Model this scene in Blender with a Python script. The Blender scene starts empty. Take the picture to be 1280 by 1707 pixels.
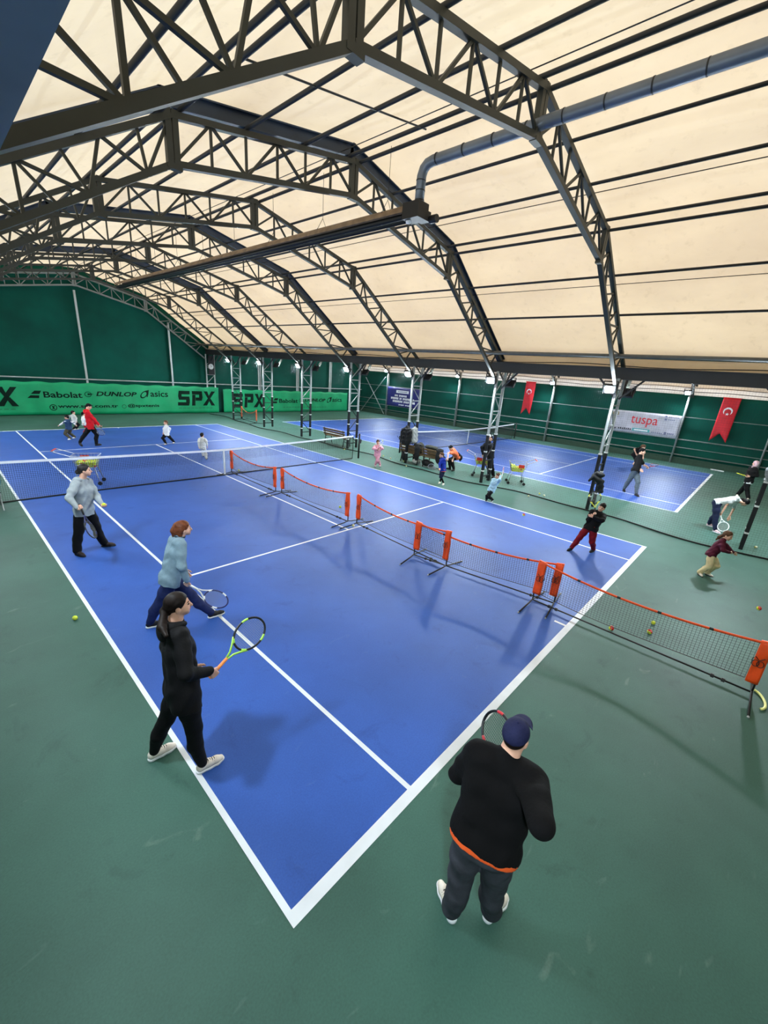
import bpy, bmesh, math, random
import numpy as np
from mathutils import Vector, Matrix

random.seed(7)
SC = bpy.context.scene
COL = SC.collection
PI = math.pi

# ------------------------------------------------------------------ camera
# solved from the known size of the tennis court (origin = middle of the near court, +Y along the court)
IW, IH, FPX = 1280.0, 1707.0, 681.803
CAM = np.array([-6.54800, -13.37408, 3.74918])
_a, _b, _c = -0.84295154, 1.24587352, 0.07885172
def _rz(t): return np.array([[math.cos(t), -math.sin(t), 0], [math.sin(t), math.cos(t), 0], [0, 0, 1.0]])
def _rx(t): return np.array([[1.0, 0, 0], [0, math.cos(t), -math.sin(t)], [0, math.sin(t), math.cos(t)]])
CR = _rz(_a) @ _rx(_b) @ _rz(_c)
cd = bpy.data.cameras.new('camera')
cd.sensor_fit = 'HORIZONTAL'; cd.sensor_width = 36.0; cd.lens = 36.0 * FPX / IW
cd.clip_start = 0.05; cd.clip_end = 200
cam = bpy.data.objects.new('camera', cd); COL.objects.link(cam)
M4 = Matrix.Identity(4)
for i in range(3):
    for j in range(3): M4[i][j] = CR[i][j]
    M4[i][3] = CAM[i]
cam.matrix_world = M4
SC.camera = cam

def ray(u, v):
    d = CR @ np.array([(u - IW / 2) / FPX, -(v - IH / 2) / FPX, -1.0]); return d / np.linalg.norm(d)
def onz(u, v, z=0.0):
    d = ray(u, v); return CAM + (z - CAM[2]) / d[2] * d
def onx(u, v, x):
    d = ray(u, v); return CAM + (x - CAM[0]) / d[0] * d
def ony(u, v, y):
    d = ray(u, v); return CAM + (y - CAM[1]) / d[1] * d
def viewdir(g):
    d = np.array([g[0] - CAM[0], g[1] - CAM[1], 0.0]); return d / np.linalg.norm(d)
def upright(u, v, g, off=0.0):
    """the point on the sight line (u, v) in the upright plane through ground point g that faces the viewer"""
    n = viewdir(g); d = ray(u, v); g = np.asarray(g, float) + n * off
    return CAM + ((g - CAM) @ n) / (d @ n) * d
def reach(p, uv, L, s):
    """the point on the sight line at distance L from p (s > 0 the farther one)"""
    d = ray(*uv); q = p - CAM; b = d @ q; disc = b * b - (q @ q - L * L)
    if disc >= 0: return CAM + d * (b + (math.sqrt(disc) if s > 0 else -math.sqrt(disc)))
    c = CAM + d * b; e = c - p; n = np.linalg.norm(e)
    return c if n < 1.12 * L else p + e / n * L * 1.06

# ------------------------------------------------------------------ materials
MATS = {}
def lin(c):
    return tuple(((x / 255.0) / 12.92 if x / 255.0 <= 0.04045 else ((x / 255.0 + 0.055) / 1.055) ** 2.4) for x in c)
def mat(name, rgb, rough=0.6, metal=0.0, var=0.12, scale=8.0, bump=0.0, bscale=60.0, spec=0.4, emit=None, lum=False, coat=0.0):
    """procedural surface: a base colour broken up by noise, optional fine bump"""
    if name in MATS: return MATS[name]
    m = bpy.data.materials.new(name); m.use_nodes = True
    nt = m.node_tree; nt.nodes.clear()
    out = nt.nodes.new('ShaderNodeOutputMaterial'); b = nt.nodes.new('ShaderNodeBsdfPrincipled')
    nt.links.new(b.outputs[0], out.inputs[0])
    c = lin(rgb) if max(rgb) > 1.0 else rgb
    b.inputs['Roughness'].default_value = rough; b.inputs['Metallic'].default_value = metal
    b.inputs['Specular IOR Level'].default_value = spec
    tc = nt.nodes.new('ShaderNodeTexCoord')
    nz = nt.nodes.new('ShaderNodeTexNoise'); nz.inputs['Scale'].default_value = scale; nz.inputs['Detail'].default_value = 3.0
    nt.links.new(tc.outputs['Object'], nz.inputs['Vector'])
    rp = nt.nodes.new('ShaderNodeValToRGB'); rp.color_ramp.elements[0].position = 0.3; rp.color_ramp.elements[1].position = 0.7
    rp.color_ramp.elements[0].color = tuple(x * (1 - var) for x in c) + (1,)
    rp.color_ramp.elements[1].color = tuple(min(1, x * (1 + var)) for x in c) + (1,)
    nt.links.new(nz.outputs[0], rp.inputs[0]); nt.links.new(rp.outputs[0], b.inputs['Base Color'])
    if bump > 0:
        n2 = nt.nodes.new('ShaderNodeTexNoise'); n2.inputs['Scale'].default_value = bscale; n2.inputs['Detail'].default_value = 2.0
        nt.links.new(tc.outputs['Object'], n2.inputs['Vector'])
        bp = nt.nodes.new('ShaderNodeBump'); bp.inputs['Strength'].default_value = bump; bp.inputs['Distance'].default_value = 0.01
        nt.links.new(n2.outputs[0], bp.inputs['Height']); nt.links.new(bp.outputs[0], b.inputs['Normal'])
    if emit:
        b.inputs['Emission Color'].default_value = tuple(emit[:3]) + (1,); b.inputs['Emission Strength'].default_value = emit[3]
    MATS[name] = m
    return m
def nodes_of(name):
    m = bpy.data.materials.new(name); m.use_nodes = True; m.node_tree.nodes.clear(); MATS[name] = m
    return m, m.node_tree

# ------------------------------------------------------------------ objects
def tag(o, label=None, cat=None, group=None, kind=None):
    if label: o['label'] = label
    if cat: o['category'] = cat
    if group: o['group'] = group
    if kind: o['kind'] = kind
    return o
def thing(name, loc, label, cat, group=None):
    o = bpy.data.objects.new(name, None); COL.objects.link(o); o.location = tuple(float(x) for x in loc)
    o.empty_display_size = 0.1
    return tag(o, label, cat, group)
def origin_of(o):
    p = np.zeros(3)
    while o is not None: p = p + np.array(o.location); o = o.parent
    return p
def add_mesh(name, verts, faces, m, parent=None, smooth=False, origin=None, mats=None, fmat=None):
    """verts are in world space; they are stored relative to the thing they belong to"""
    v = np.asarray(verts, float).reshape(-1, 3)
    o0 = origin_of(parent) if parent is not None else (np.asarray(origin, float) if origin is not None else np.zeros(3))
    me = bpy.data.meshes.new(name)
    me.from_pydata((v - o0).tolist(), [], [tuple(int(i) for i in f) for f in faces])
    for mm in (mats or [m]): me.materials.append(mm)
    if fmat is not None: me.polygons.foreach_set('material_index', np.asarray(fmat, dtype=np.int32))
    if smooth: me.polygons.foreach_set('use_smooth', np.ones(len(me.polygons), dtype=bool))
    me.update()
    ob = bpy.data.objects.new(name, me); COL.objects.link(ob)
    if parent is not None: ob.parent = parent
    elif origin is not None: ob.location = tuple(float(x) for x in origin)
    return ob
KIDS = {}
def copy_tree(o, parent=None):
    c = o.copy(); COL.objects.link(c); c.parent = parent
    for ch in list(o.children): copy_tree(ch, c)
    return c

def unit(v):
    v = np.asarray(v, float); n = np.linalg.norm(v); return v / n if n > 1e-9 else v
def frame(d, up=(0, 0, 1)):
    d = unit(d); up = np.asarray(up, float)
    if abs(d @ up) > 0.98: up = np.array([1.0, 0, 0]) if abs(d[0]) < 0.9 else np.array([0, 1.0, 0])
    x = unit(np.cross(d, up)); y = np.cross(x, d); return x, y
class MB:
    def __init__(s): s.v = []; s.f = []; s.n = 0; s.fm = []; s.cm = 0
    def add(s, v, f):
        s.v.extend([tuple(float(c) for c in p) for p in v]); s.f.extend([tuple(i + s.n for i in q) for q in f])
        s.fm.extend([s.cm] * len(f)); s.n += len(v)
    def box(s, lo, hi):
        x0, y0, z0 = lo; x1, y1, z1 = hi
        s.add([(x0, y0, z0), (x1, y0, z0), (x1, y1, z0), (x0, y1, z0), (x0, y0, z1), (x1, y0, z1), (x1, y1, z1), (x0, y1, z1)],
              [(0, 3, 2, 1), (4, 5, 6, 7), (0, 1, 5, 4), (1, 2, 6, 5), (2, 3, 7, 6), (3, 0, 4, 7)])
    def bar(s, a, b, w, h=None, up=(0, 0, 1)):
        a = np.asarray(a, float); b = np.asarray(b, float); h = h or w
        x, y = frame(b - a, up); x = x * w / 2; y = y * h / 2
        s.add([a - x - y, a + x - y, a + x + y, a - x + y, b - x - y, b + x - y, b + x + y, b - x + y],
              [(0, 1, 2, 3), (4, 7, 6, 5), (0, 4, 5, 1), (1, 5, 6, 2), (2, 6, 7, 3), (3, 7, 4, 0)])
    def obox(s, c, X, Y, Z, sx, sy, sz):
        c = np.asarray(c, float); X = np.asarray(X) * sx / 2; Y = np.asarray(Y) * sy / 2; Z = np.asarray(Z) * sz / 2
        s.add([c - X - Y - Z, c + X - Y - Z, c + X + Y - Z, c - X + Y - Z, c - X - Y + Z, c + X - Y + Z, c + X + Y + Z, c - X + Y + Z],
              [(0, 3, 2, 1), (4, 5, 6, 7), (0, 1, 5, 4), (1, 2, 6, 5), (2, 3, 7, 6), (3, 0, 4, 7)])
    def tube(s, path, r, n=8, closed=False, caps=True, up=(0, 0, 1)):
        P = [np.asarray(p, float) for p in path]; m = len(P); rr = r if hasattr(r, '__len__') else [r] * m
        V = []
        X = None
        for i in range(m):
            if closed: d = P[(i + 1) % m] - P[i - 1]
            else: d = P[min(i + 1, m - 1)] - P[max(i - 1, 0)]
            d = unit(d)
            if X is None: X, Y = frame(d, up)
            else:
                X = unit(X - d * (X @ d)); Y = np.cross(X, d)
            for k in range(n):
                t = 2 * PI * k / n; V.append(P[i] + (X * math.cos(t) + Y * math.sin(t)) * rr[i])
        Fc = []
        for i in range(m if closed else m - 1):
            j = (i + 1) % m
            for k in range(n):
                k2 = (k + 1) % n; Fc.append((i * n + k, i * n + k2, j * n + k2, j * n + k))
        if caps and not closed:
            Fc.append(tuple(range(n))[::-1]); Fc.append(tuple((m - 1) * n + k for k in range(n)))
        s.add(V, Fc)
    def sphere(s, c, r, nu=12, nv=8, X=(1, 0, 0), Y=(0, 1, 0), Z=(0, 0, 1)):
        c = np.asarray(c, float); r = r if hasattr(r, '__len__') else (r, r, r)
        X, Y, Z = (np.asarray(q, float) for q in (X, Y, Z))
        V = [c + Z * r[2]]
        for i in range(1, nv):
            t = PI * i / nv
            for k in range(nu):
                p = 2 * PI * k / nu
                V.append(c + X * r[0] * math.sin(t) * math.cos(p) + Y * r[1] * math.sin(t) * math.sin(p) + Z * r[2] * math.cos(t))
        V.append(c - Z * r[2]); L = len(V) - 1; Fc = []
        for k in range(nu): Fc.append((0, 1 + k, 1 + (k + 1) % nu))
        for i in range(nv - 2):
            for k in range(nu):
                a = 1 + i * nu; Fc.append((a + k, a + nu + k, a + nu + (k + 1) % nu, a + (k + 1) % nu))
        a = 1 + (nv - 2) * nu
        for k in range(nu): Fc.append((a + k, L, a + (k + 1) % nu))
        s.add(V, Fc)
    def grid(s, fn, nu, nv, thick=None):
        V = [fn(i / nu, j / nv) for j in range(nv + 1) for i in range(nu + 1)]
        Fc = [(j * (nu + 1) + i, j * (nu + 1) + i + 1, (j + 1) * (nu + 1) + i + 1, (j + 1) * (nu + 1) + i) for j in range(nv) for i in range(nu)]
        if thick is not None:
            t = np.asarray(thick, float); N = len(V); V = V + [np.asarray(p) + t for p in V]
            Fc = Fc + [tuple(i + N for i in q[::-1]) for q in Fc]
            e = [(i, i + 1) for i in range(nu)] + [(nv * (nu + 1) + i + 1, nv * (nu + 1) + i) for i in range(nu)]
            e += [((j + 1) * (nu + 1), j * (nu + 1)) for j in range(nv)] + [(j * (nu + 1) + nu, (j + 1) * (nu + 1) + nu) for j in range(nv)]
            Fc += [(b, a, a + N, b + N) for a, b in e]
        s.add(V, Fc)
    def prism(s, pts, off):
        """closed polygon (3-D points) pushed along off"""
        P = [np.asarray(p, float) for p in pts]; n = len(P); o = np.asarray(off, float)
        s.add(P + [p + o for p in P], [tuple(range(n))[::-1], tuple(range(n, 2 * n))] + [(i, (i + 1) % n, (i + 1) % n + n, i + n) for i in range(n)])
    def build(s, name, m, parent=None, smooth=False, origin=None, mats=None):
        return add_mesh(name, s.v, s.f, m, parent, smooth, origin, mats, s.fm if mats else None)

def lettering(body, m, parent, o, X, Z, height, width=None, depth=0.006, shear=0.0, bold=0.0, name='lettering', wave=None):
    """real letters standing on a panel: o = lower left corner, X/Z the panel's axes"""
    cu = bpy.data.curves.new('letters', 'FONT'); cu.body = body; cu.size = 1.0; cu.extrude = 0.0; cu.shear = shear; cu.offset = bold
    cu.resolution_u = 3
    t = bpy.data.objects.new('letters', cu); COL.objects.link(t)
    dg = bpy.context.evaluated_depsgraph_get()
    me = bpy.data.meshes.new_from_object(t.evaluated_get(dg))
    V = np.array([tuple(v.co) for v in me.vertices]); Fc = [tuple(p.vertices) for p in me.polygons]
    bpy.data.objects.remove(t); bpy.data.curves.remove(cu); bpy.data.meshes.remove(me)
    lo = V.min(0); hi = V.max(0); h = hi[1] - lo[1]; w = hi[0] - lo[0]
    sy = height / h; sx = (width / w) if width else sy
    X = unit(X); Z = unit(Z); N = np.cross(X, Z)
    W3 = np.asarray(o, float) + np.outer((V[:, 0] - lo[0]) * sx, X) + np.outer((V[:, 1] - lo[1]) * sy, Z)
    if wave: W3 = np.array([wave(p) for p in W3])
    n = len(W3); W3 = np.vstack([W3 + N * depth, W3 + N * 0.0])
    return add_mesh(name, W3, Fc + [tuple(i + n for i in f[::-1]) for f in Fc], m, parent)
LENS, SKY, EXPO = 2300.0, 1.55, 0.0
# ------------------------------------------------------------------ smooth solid modelling (distance fields -> one continuous skin)
def _cap(P, a, b, ra, rb):
    ba = b - a; L = float(ba @ ba) + 1e-12
    pa = P - a; h = np.clip((pa @ ba) / L, 0, 1)
    q = pa - h[..., None] * ba
    return np.sqrt((q * q).sum(-1)) - (ra + (rb - ra) * h)
def _ell(P, c, A, r):
    q = (P - c) @ A.T
    k0 = np.sqrt(((q / r) ** 2).sum(-1)); k1 = np.sqrt(((q / (r * r)) ** 2).sum(-1)) + 1e-9
    return k0 * (k0 - 1.0) / k1
class Solid:
    def __init__(s): s.ops = []
    def cap(s, a, b, ra, rb=None, k=0.02):
        a = np.asarray(a, float); b = np.asarray(b, float); rb = ra if rb is None else rb; m = max(ra, rb)
        s.ops.append(('add', 'c', (a, b, ra, rb), np.minimum(a, b) - m, np.maximum(a, b) + m, k)); return s
    def chain(s, pts, rs, k=0.02):
        for i in range(len(pts) - 1): s.cap(pts[i], pts[i + 1], rs[i], rs[i + 1], k)
        return s
    def ell(s, c, r, A=None, k=0.02, op='add'):
        c = np.asarray(c, float); r = np.asarray(r, float); A = np.eye(3) if A is None else np.asarray(A, float)
        m = r.max(); s.ops.append((op, 'e', (c, A, r), c - m, c + m, k)); return s
    def plane(s, p, n):
        s.ops.append(('plane', None, (np.asarray(p, float), unit(n)), None, None, 0)); return s
    def wrinkle(s, amp, freq, seed=0.0):
        s.ops.append(('wrinkle', None, (amp, freq, seed), None, None, 0)); return s
    def mesh(s, vox):
        lo = np.min([o[3] for o in s.ops if o[0] == 'add'], axis=0) - vox * 3; hi = np.max([o[4] for o in s.ops if o[0] == 'add'], axis=0) + vox * 3
        n = np.ceil((hi - lo) / vox).astype(int) + 1
        Fd = np.full(n, 1.0, np.float32)
        ax = [lo[i] + np.arange(n[i]) * vox for i in range(3)]
        for op, kind, pr, l, h, k in s.ops:
            if op in ('add', 'cut'):
                pad = k + vox * 3
                i0 = np.maximum(np.floor((l - pad - lo) / vox).astype(int), 0); i1 = np.minimum(np.ceil((h + pad - lo) / vox).astype(int) + 1, n)
                if (i1 <= i0).any(): continue
                sl = tuple(slice(i0[i], i1[i]) for i in range(3))
            else: sl = (slice(None),) * 3
            G = np.stack(np.meshgrid(ax[0][sl[0]], ax[1][sl[1]], ax[2][sl[2]], indexing='ij'), -1)
            D = Fd[sl]
            if op == 'plane': Fd[sl] = np.maximum(D, (G - pr[0]) @ pr[1]); continue
            if op == 'wrinkle':
                a, f, sd = pr
                w = np.sin(G[..., 2] * f + 2.2 * np.sin(G[..., 0] * f * .43 + sd) + 1.7 * np.sin(G[..., 1] * f * .5 + sd * 2)) * np.sin(G[..., 0] * f * .31 + G[..., 1] * f * .37 + sd)
                Fd[sl] = D + a * w; continue
            d = _cap(G, *pr) if kind == 'c' else _ell(G, *pr)
            if op == 'cut': Fd[sl] = np.maximum(D, -d); continue
            if k > 0:
                t = np.clip(0.5 + 0.5 * (D - d) / k, 0, 1); Fd[sl] = D * (1 - t) + d * t - k * t * (1 - t)
            else: Fd[sl] = np.minimum(D, d)
        S = Fd < 0
        cnt = np.zeros(n - 1, np.int8)
        offs = [(i, j, k) for i in (0, 1) for j in (0, 1) for k in (0, 1)]
        for i, j, k in offs: cnt += S[i:n[0] - 1 + i, j:n[1] - 1 + j, k:n[2] - 1 + k]
        act = (cnt > 0) & (cnt < 8)
        ijk = np.argwhere(act); idx = np.full(n - 1, -1, np.int32); idx[act] = np.arange(len(ijk))
        val = np.stack([Fd[ijk[:, 0] + o[0], ijk[:, 1] + o[1], ijk[:, 2] + o[2]] for o in offs], 1)
        acc = np.zeros((len(ijk), 3)); num = np.zeros(len(ijk))
        for a in range(8):
            for b in range(a + 1, 8):
                df = np.abs(np.array(offs[a]) - np.array(offs[b]))
                if df.sum() != 1: continue
                va, vb = val[:, a], val[:, b]; c = (va < 0) != (vb < 0)
                t = np.where(c, va / np.where(c, va - vb, 1), 0)
                pt = np.array(offs[a]) + t[:, None] * (np.array(offs[b]) - np.array(offs[a]))
                acc += np.where(c[:, None], pt, 0); num += c
        V = lo + (ijk + acc / num[:, None]) * vox
        Q = []
        for axn in range(3):
            u, w = [(1, 2), (2, 0), (0, 1)][axn]
            s0 = [slice(1, n[i] - 1) for i in range(3)]; s0[axn] = slice(0, n[axn] - 1); s1 = list(s0); s1[axn] = slice(1, n[axn])
            A = S[tuple(s0)]; B = S[tuple(s1)]
            e = np.argwhere(A != B); fl = A[tuple(e.T)]
            base = e.copy(); base[:, u] += 1; base[:, w] += 1
            def cell(du, dw):
                q = base.copy(); q[:, u] -= du; q[:, w] -= dw; return idx[q[:, 0], q[:, 1], q[:, 2]]
            q = np.stack([cell(1, 1), cell(0, 1), cell(0, 0), cell(1, 0)], 1)
            q[~fl] = q[~fl][:, ::-1]
            Q.append(q)
        return V, np.concatenate(Q)
    def build(s, name, m, parent, vox, origin=None):
        V, Q = s.mesh(vox)
        o0 = origin_of(parent) if parent is not None else np.asarray(origin, float)
        me = bpy.data.meshes.new(name); me.vertices.add(len(V)); me.vertices.foreach_set('co', (V - o0).astype(np.float32).ravel())
        me.loops.add(len(Q) * 4); me.loops.foreach_set('vertex_index', Q.astype(np.int32).ravel())
        me.polygons.add(len(Q)); me.polygons.foreach_set('loop_start', np.arange(0, len(Q) * 4, 4, dtype=np.int32))
        me.polygons.foreach_set('use_smooth', np.ones(len(Q), dtype=bool))
        me.update(calc_edges=True); me.validate(); me.materials.append(m)
        ob = bpy.data.objects.new(name, me); COL.objects.link(ob)
        if parent is not None: ob.parent = parent
        else: ob.location = tuple(float(x) for x in origin)
        return ob
# ------------------------------------------------------------------ surface materials of the hall
def court_paint(name, rgb, mottle, scuff, rough=0.55):
    m, nt = nodes_of(name); N = nt.nodes.new; L = nt.links.new
    out = N('ShaderNodeOutputMaterial'); b = N('ShaderNodeBsdfPrincipled'); L(b.outputs[0], out.inputs[0])
    tc = N('ShaderNodeTexCoord')
    c = lin(rgb)
    n1 = N('ShaderNodeTexNoise'); n1.inputs['Scale'].default_value = 0.55; n1.inputs['Detail'].default_value = 5; n1.inputs['Roughness'].default_value = 0.6
    L(tc.outputs['Object'], n1.inputs['Vector'])
    r1 = N('ShaderNodeValToRGB'); r1.color_ramp.elements[0].position = 0.35; r1.color_ramp.elements[1].position = 0.68
    r1.color_ramp.elements[0].color = tuple(x * (1 - mottle) for x in c) + (1,); r1.color_ramp.elements[1].color = tuple(x * (1 + mottle) for x in c) + (1,)
    L(n1.outputs[0], r1.inputs[0])
    # thin pale scuffs, stretched and warped
    mp = N('ShaderNodeMapping'); mp.inputs['Scale'].default_value = (1.3, 3.4, 1.0); mp.inputs['Rotation'].default_value = (0, 0, 0.7); L(tc.outputs['Object'], mp.inputs['Vector'])
    n2 = N('ShaderNodeTexNoise'); n2.inputs['Scale'].default_value = 1.6; n2.inputs['Detail'].default_value = 6; n2.inputs['Distortion'].default_value = 1.4
    L(mp.outputs[0], n2.inputs['Vector'])
    r2 = N('ShaderNodeValToRGB'); r2.color_ramp.elements[0].position = 0.67; r2.color_ramp.elements[1].position = 0.80
    r2.color_ramp.elements[0].color = (0, 0, 0, 1); r2.color_ramp.elements[1].color = (scuff, scuff, scuff, 1); L(n2.outputs[0], r2.inputs[0])
    mx = N('ShaderNodeMix'); mx.data_type = 'RGBA'; L(r2.outputs[0], mx.inputs['Factor']); L(r1.outputs[0], mx.inputs['A']); mx.inputs['B'].default_value = (0.42, 0.5, 0.48, 1)
    # fine grit
    n3 = N('ShaderNodeTexNoise'); n3.inputs['Scale'].default_value = 70; n3.inputs['Detail'].default_value = 2; L(tc.outputs['Object'], n3.inputs['Vector'])
    m3 = N('ShaderNodeMix'); m3.data_type = 'RGBA'; m3.blend_type = 'OVERLAY'; m3.inputs['Factor'].default_value = 0.22
    L(mx.outputs['Result'], m3.inputs['A']); L(n3.outputs[0], m3.inputs['B'])
    # darker rubbed marks left by shoes
    n4 = N('ShaderNodeTexNoise'); n4.inputs['Scale'].default_value = 2.1; n4.inputs['Detail'].default_value = 7; n4.inputs['Roughness'].default_value = 0.7; n4.inputs['Distortion'].default_value = 0.6; L(tc.outputs['Object'], n4.inputs['Vector'])
    r4 = N('ShaderNodeValToRGB'); r4.color_ramp.elements[0].position = 0.58; r4.color_ramp.elements[1].position = 0.78
    r4.color_ramp.elements[0].color = (1, 1, 1, 1); r4.color_ramp.elements[1].color = (0.62, 0.66, 0.68, 1); L(n4.outputs[0], r4.inputs[0])
    m4 = N('ShaderNodeMix'); m4.data_type = 'RGBA'; m4.blend_type = 'MULTIPLY'; m4.inputs['Factor'].default_value = 1.0; L(m3.outputs['Result'], m4.inputs['A']); L(r4.outputs[0], m4.inputs['B'])
    L(m4.outputs['Result'], b.inputs['Base Color'])
    bp = N('ShaderNodeBump'); bp.inputs['Strength'].default_value = 0.12; bp.inputs['Distance'].default_value = 0.004; L(n3.outputs[0], bp.inputs['Height']); L(bp.outputs[0], b.inputs['Normal'])
    b.inputs['Roughness'].default_value = rough; b.inputs['Specular IOR Level'].default_value = 0.28
    return m
M_green = court_paint('green court paint', (57, 94, 84), 0.16, 0.13)
M_blue = court_paint('blue court paint', (45, 84, 162), 0.13, 0.06, 0.5)
M_line = mat('white line paint', (216, 221, 227), 0.6, var=0.07, scale=3)

def membrane(name, thru, refl):
    """thin coated fabric that lets daylight through"""
    m, nt = nodes_of(name); N = nt.nodes.new; L = nt.links.new
    out = N('ShaderNodeOutputMaterial'); tr = N('ShaderNodeBsdfTranslucent'); df = N('ShaderNodeBsdfDiffuse'); mx = N('ShaderNodeMixShader'); mx.inputs[0].default_value = 0.30
    L(tr.outputs[0], mx.inputs[1]); L(df.outputs[0], mx.inputs[2]); L(mx.outputs[0], out.inputs[0])
    tc = N('ShaderNodeTexCoord')
    def noise(sc, det, stretch=(1, 1, 1)):
        mp = N('ShaderNodeMapping'); mp.inputs['Scale'].default_value = stretch; L(tc.outputs['Object'], mp.inputs['Vector'])
        n = N('ShaderNodeTexNoise'); n.inputs['Scale'].default_value = sc; n.inputs['Detail'].default_value = det; n.inputs['Roughness'].default_value = 0.65; L(mp.outputs[0], n.inputs['Vector']); return n
    a = noise(0.5, 5, (1, 0.5, 1)); r = N('ShaderNodeValToRGB'); r.color_ramp.elements[0].position = 0.3; r.color_ramp.elements[1].position = 0.72
    r.color_ramp.elements[0].color = tuple(x * 0.77 for x in thru) + (1,); r.color_ramp.elements[1].color = tuple(min(1, x * 1.04) for x in thru) + (1,); L(a.outputs[0], r.inputs[0])
    b = noise(5.0, 6, (1, 1, 1)); r2 = N('ShaderNodeValToRGB'); r2.color_ramp.elements[0].position = 0.56; r2.color_ramp.elements[1].position = 0.78
    r2.color_ramp.elements[0].color = (0, 0, 0, 1); r2.color_ramp.elements[1].color = (0.38, 0.38, 0.38, 1); L(b.outputs[0], r2.inputs[0])
    m2 = N('ShaderNodeMix'); m2.data_type = 'RGBA'; L(r2.outputs[0], m2.inputs['Factor']); L(r.outputs[0], m2.inputs['A']); m2.inputs['B'].default_value = (0.5, 0.36, 0.2, 1)
    L(m2.outputs['Result'], tr.inputs['Color']); df.inputs['Color'].default_value = tuple(refl) + (1,)
    bp = N('ShaderNodeBump'); bp.inputs['Strength'].default_value = 0.25; bp.inputs['Distance'].default_value = 0.05; L(noise(2.2, 4).outputs[0], bp.inputs['Height']); L(bp.outputs[0], df.inputs['Normal'])
    return m
M_roof = membrane('roof fabric', (1.0, 0.785, 0.54), (0.84, 0.76, 0.62))
M_white_fabric = membrane('pale wall fabric', (0.95, 0.93, 0.9), (0.88, 0.88, 0.87))
M_tarp = mat('dark green tarpaulin', (0, 66, 55), 0.75, spec=.15, var=0.22, scale=0.7, bump=0.35, bscale=1.4)
M_banner = mat('bright green banner cloth', (0, 142, 92), 0.6, var=0.15, scale=1.2, bump=0.3, bscale=3)
M_letter = mat('black banner ink', (6, 30, 22), 0.6, var=0.1, spec=.1)
M_letter2 = mat('faded banner ink', (8, 96, 62), 0.6, var=0.1)
M_steel = mat('grey green painted steel', (50, 52, 47), 0.5, var=0.14, scale=3)
M_blue_steel = mat('dark blue painted steel', (42, 56, 76), 0.5, var=0.15, scale=2)
M_end = mat('grey painted steel of the end wall', (112, 118, 116), .5, var=.12, scale=3)
M_galv = mat('galvanised steel', (150, 155, 156), 0.4, 0.3, var=0.15, scale=4)
M_post = mat('light grey painted steel', (168, 174, 174), 0.45, var=0.12, scale=3)
M_black = mat('black plastic', (16, 17, 19), 0.5, var=0.1)
M_rust = mat('rusty sheet steel', (118, 98, 78), 0.6, 0.2, var=0.3, scale=6)
M_dark = mat('dark grey steel', (38, 40, 44), 0.5, var=0.12, scale=3)
M_tape = mat('white tape', (232, 234, 234), 0.5, var=0.04)

# ------------------------------------------------------------------ floor and painted courts
Y0, Y1 = -18.2, 17.95
XL, XR = -7.95, 23.5
mb = MB(); mb.box((XL - .3, Y0, -.2), (XR + .3, Y1 + .3, 0)); tag(mb.build('floor', M_green), kind='structure')
def court(cx, cy, i):
    mb = MB(); mb.box((cx - 5.485, cy - 11.885, 0), (cx + 5.485, cy + 11.885, .0015)); tag(mb.build('floor_surface' , M_blue), kind='structure')
    mb = MB()
    def ln(x0, y0, x1, y1): mb.box((cx + x0, cy + y0, .0015), (cx + x1, cy + y1, .003))
    b = .10; w = .05
    ln(-5.485, -11.885, 5.485, -11.885 + b); ln(-5.485, 11.885 - b, 5.485, 11.885)
    for sx in (-1, 1):
        xo = sx * 5.485; xi = sx * (5.485 - w); ln(min(xo, xi), -11.885 + b, max(xo, xi), 11.885 - b)
        xo = sx * 4.115; xi = sx * (4.115 - w); ln(min(xo, xi), -11.885 + b, max(xo, xi), 11.885 - b)
    for sy in (-1, 1): ln(-4.065, sy * 6.4 - w / 2, 4.065, sy * 6.4 + w / 2)
    ln(-w / 2, -6.375, w / 2, 6.375)
    for sy in (-1, 1): ln(-w / 2, min(sy * 11.785, sy * 11.6), w / 2, max(sy * 11.785, sy * 11.6))
    tag(mb.build('floor_lines', M_line), kind='structure')
C2X, C2Y = 15.715, 0.03
court(0, 0, 1); court(C2X, C2Y, 2)

# ------------------------------------------------------------------ roof fabric, walls
UP = [(-7.25, 4.72), (-3.35, 7.12), (0.3, 7.80), (3.95, 7.0), (7.85, 4.42)]      # upper chord of the arch
LO = [(-6.45, 4.56), (-3.35, 6.52), (0.3, 7.22), (3.95, 6.43), (6.95, 4.28)]      # lower chord
YT = [-13.68, -9.70, -5.70, -1.80, 2.10, 6.02, 9.96, 13.85, 17.62]                # arch planes
def roof_profile(off):
    P = [np.array(p) for p in UP]; out = []
    for i, p in enumerate(P):
        d = P[min(i + 1, 4)] - P[max(i - 1, 0)]; d = d / np.linalg.norm(d); out.append(p + np.array([-d[1], d[0]]) * off)
    return out
def roof(name, dx, tail_l, tail_r):
    pr = roof_profile(.34); pts = [tail_l] + [tuple(p + np.array([dx, 0])) for p in pr] + [tail_r]
    seg = []
    for i in range(len(pts) - 1):
        n = 10
        for k in range(n): seg.append(np.array(pts[i]) * (1 - k / n) + np.array(pts[i + 1]) * (k / n))
    seg.append(np.array(pts[-1])); nu = len(seg) - 1; ny = 110
    mb = MB()
    def fn(s, t):
        q = seg[int(round(s * nu))]; y = Y0 + (Y1 + .2 - Y0) * t
        bulge = 0.05 * abs(math.sin(PI * (s * nu) / 10.0 * 2)) + 0.02 * math.sin(y * 1.7 + s * 23)
        return (q[0], y, q[1] + bulge * (1 if 0.14 < s < 0.86 else 0))
    mb.grid(fn, nu, ny)
    return tag(mb.build(name, M_roof, smooth=True), kind='structure')
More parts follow.
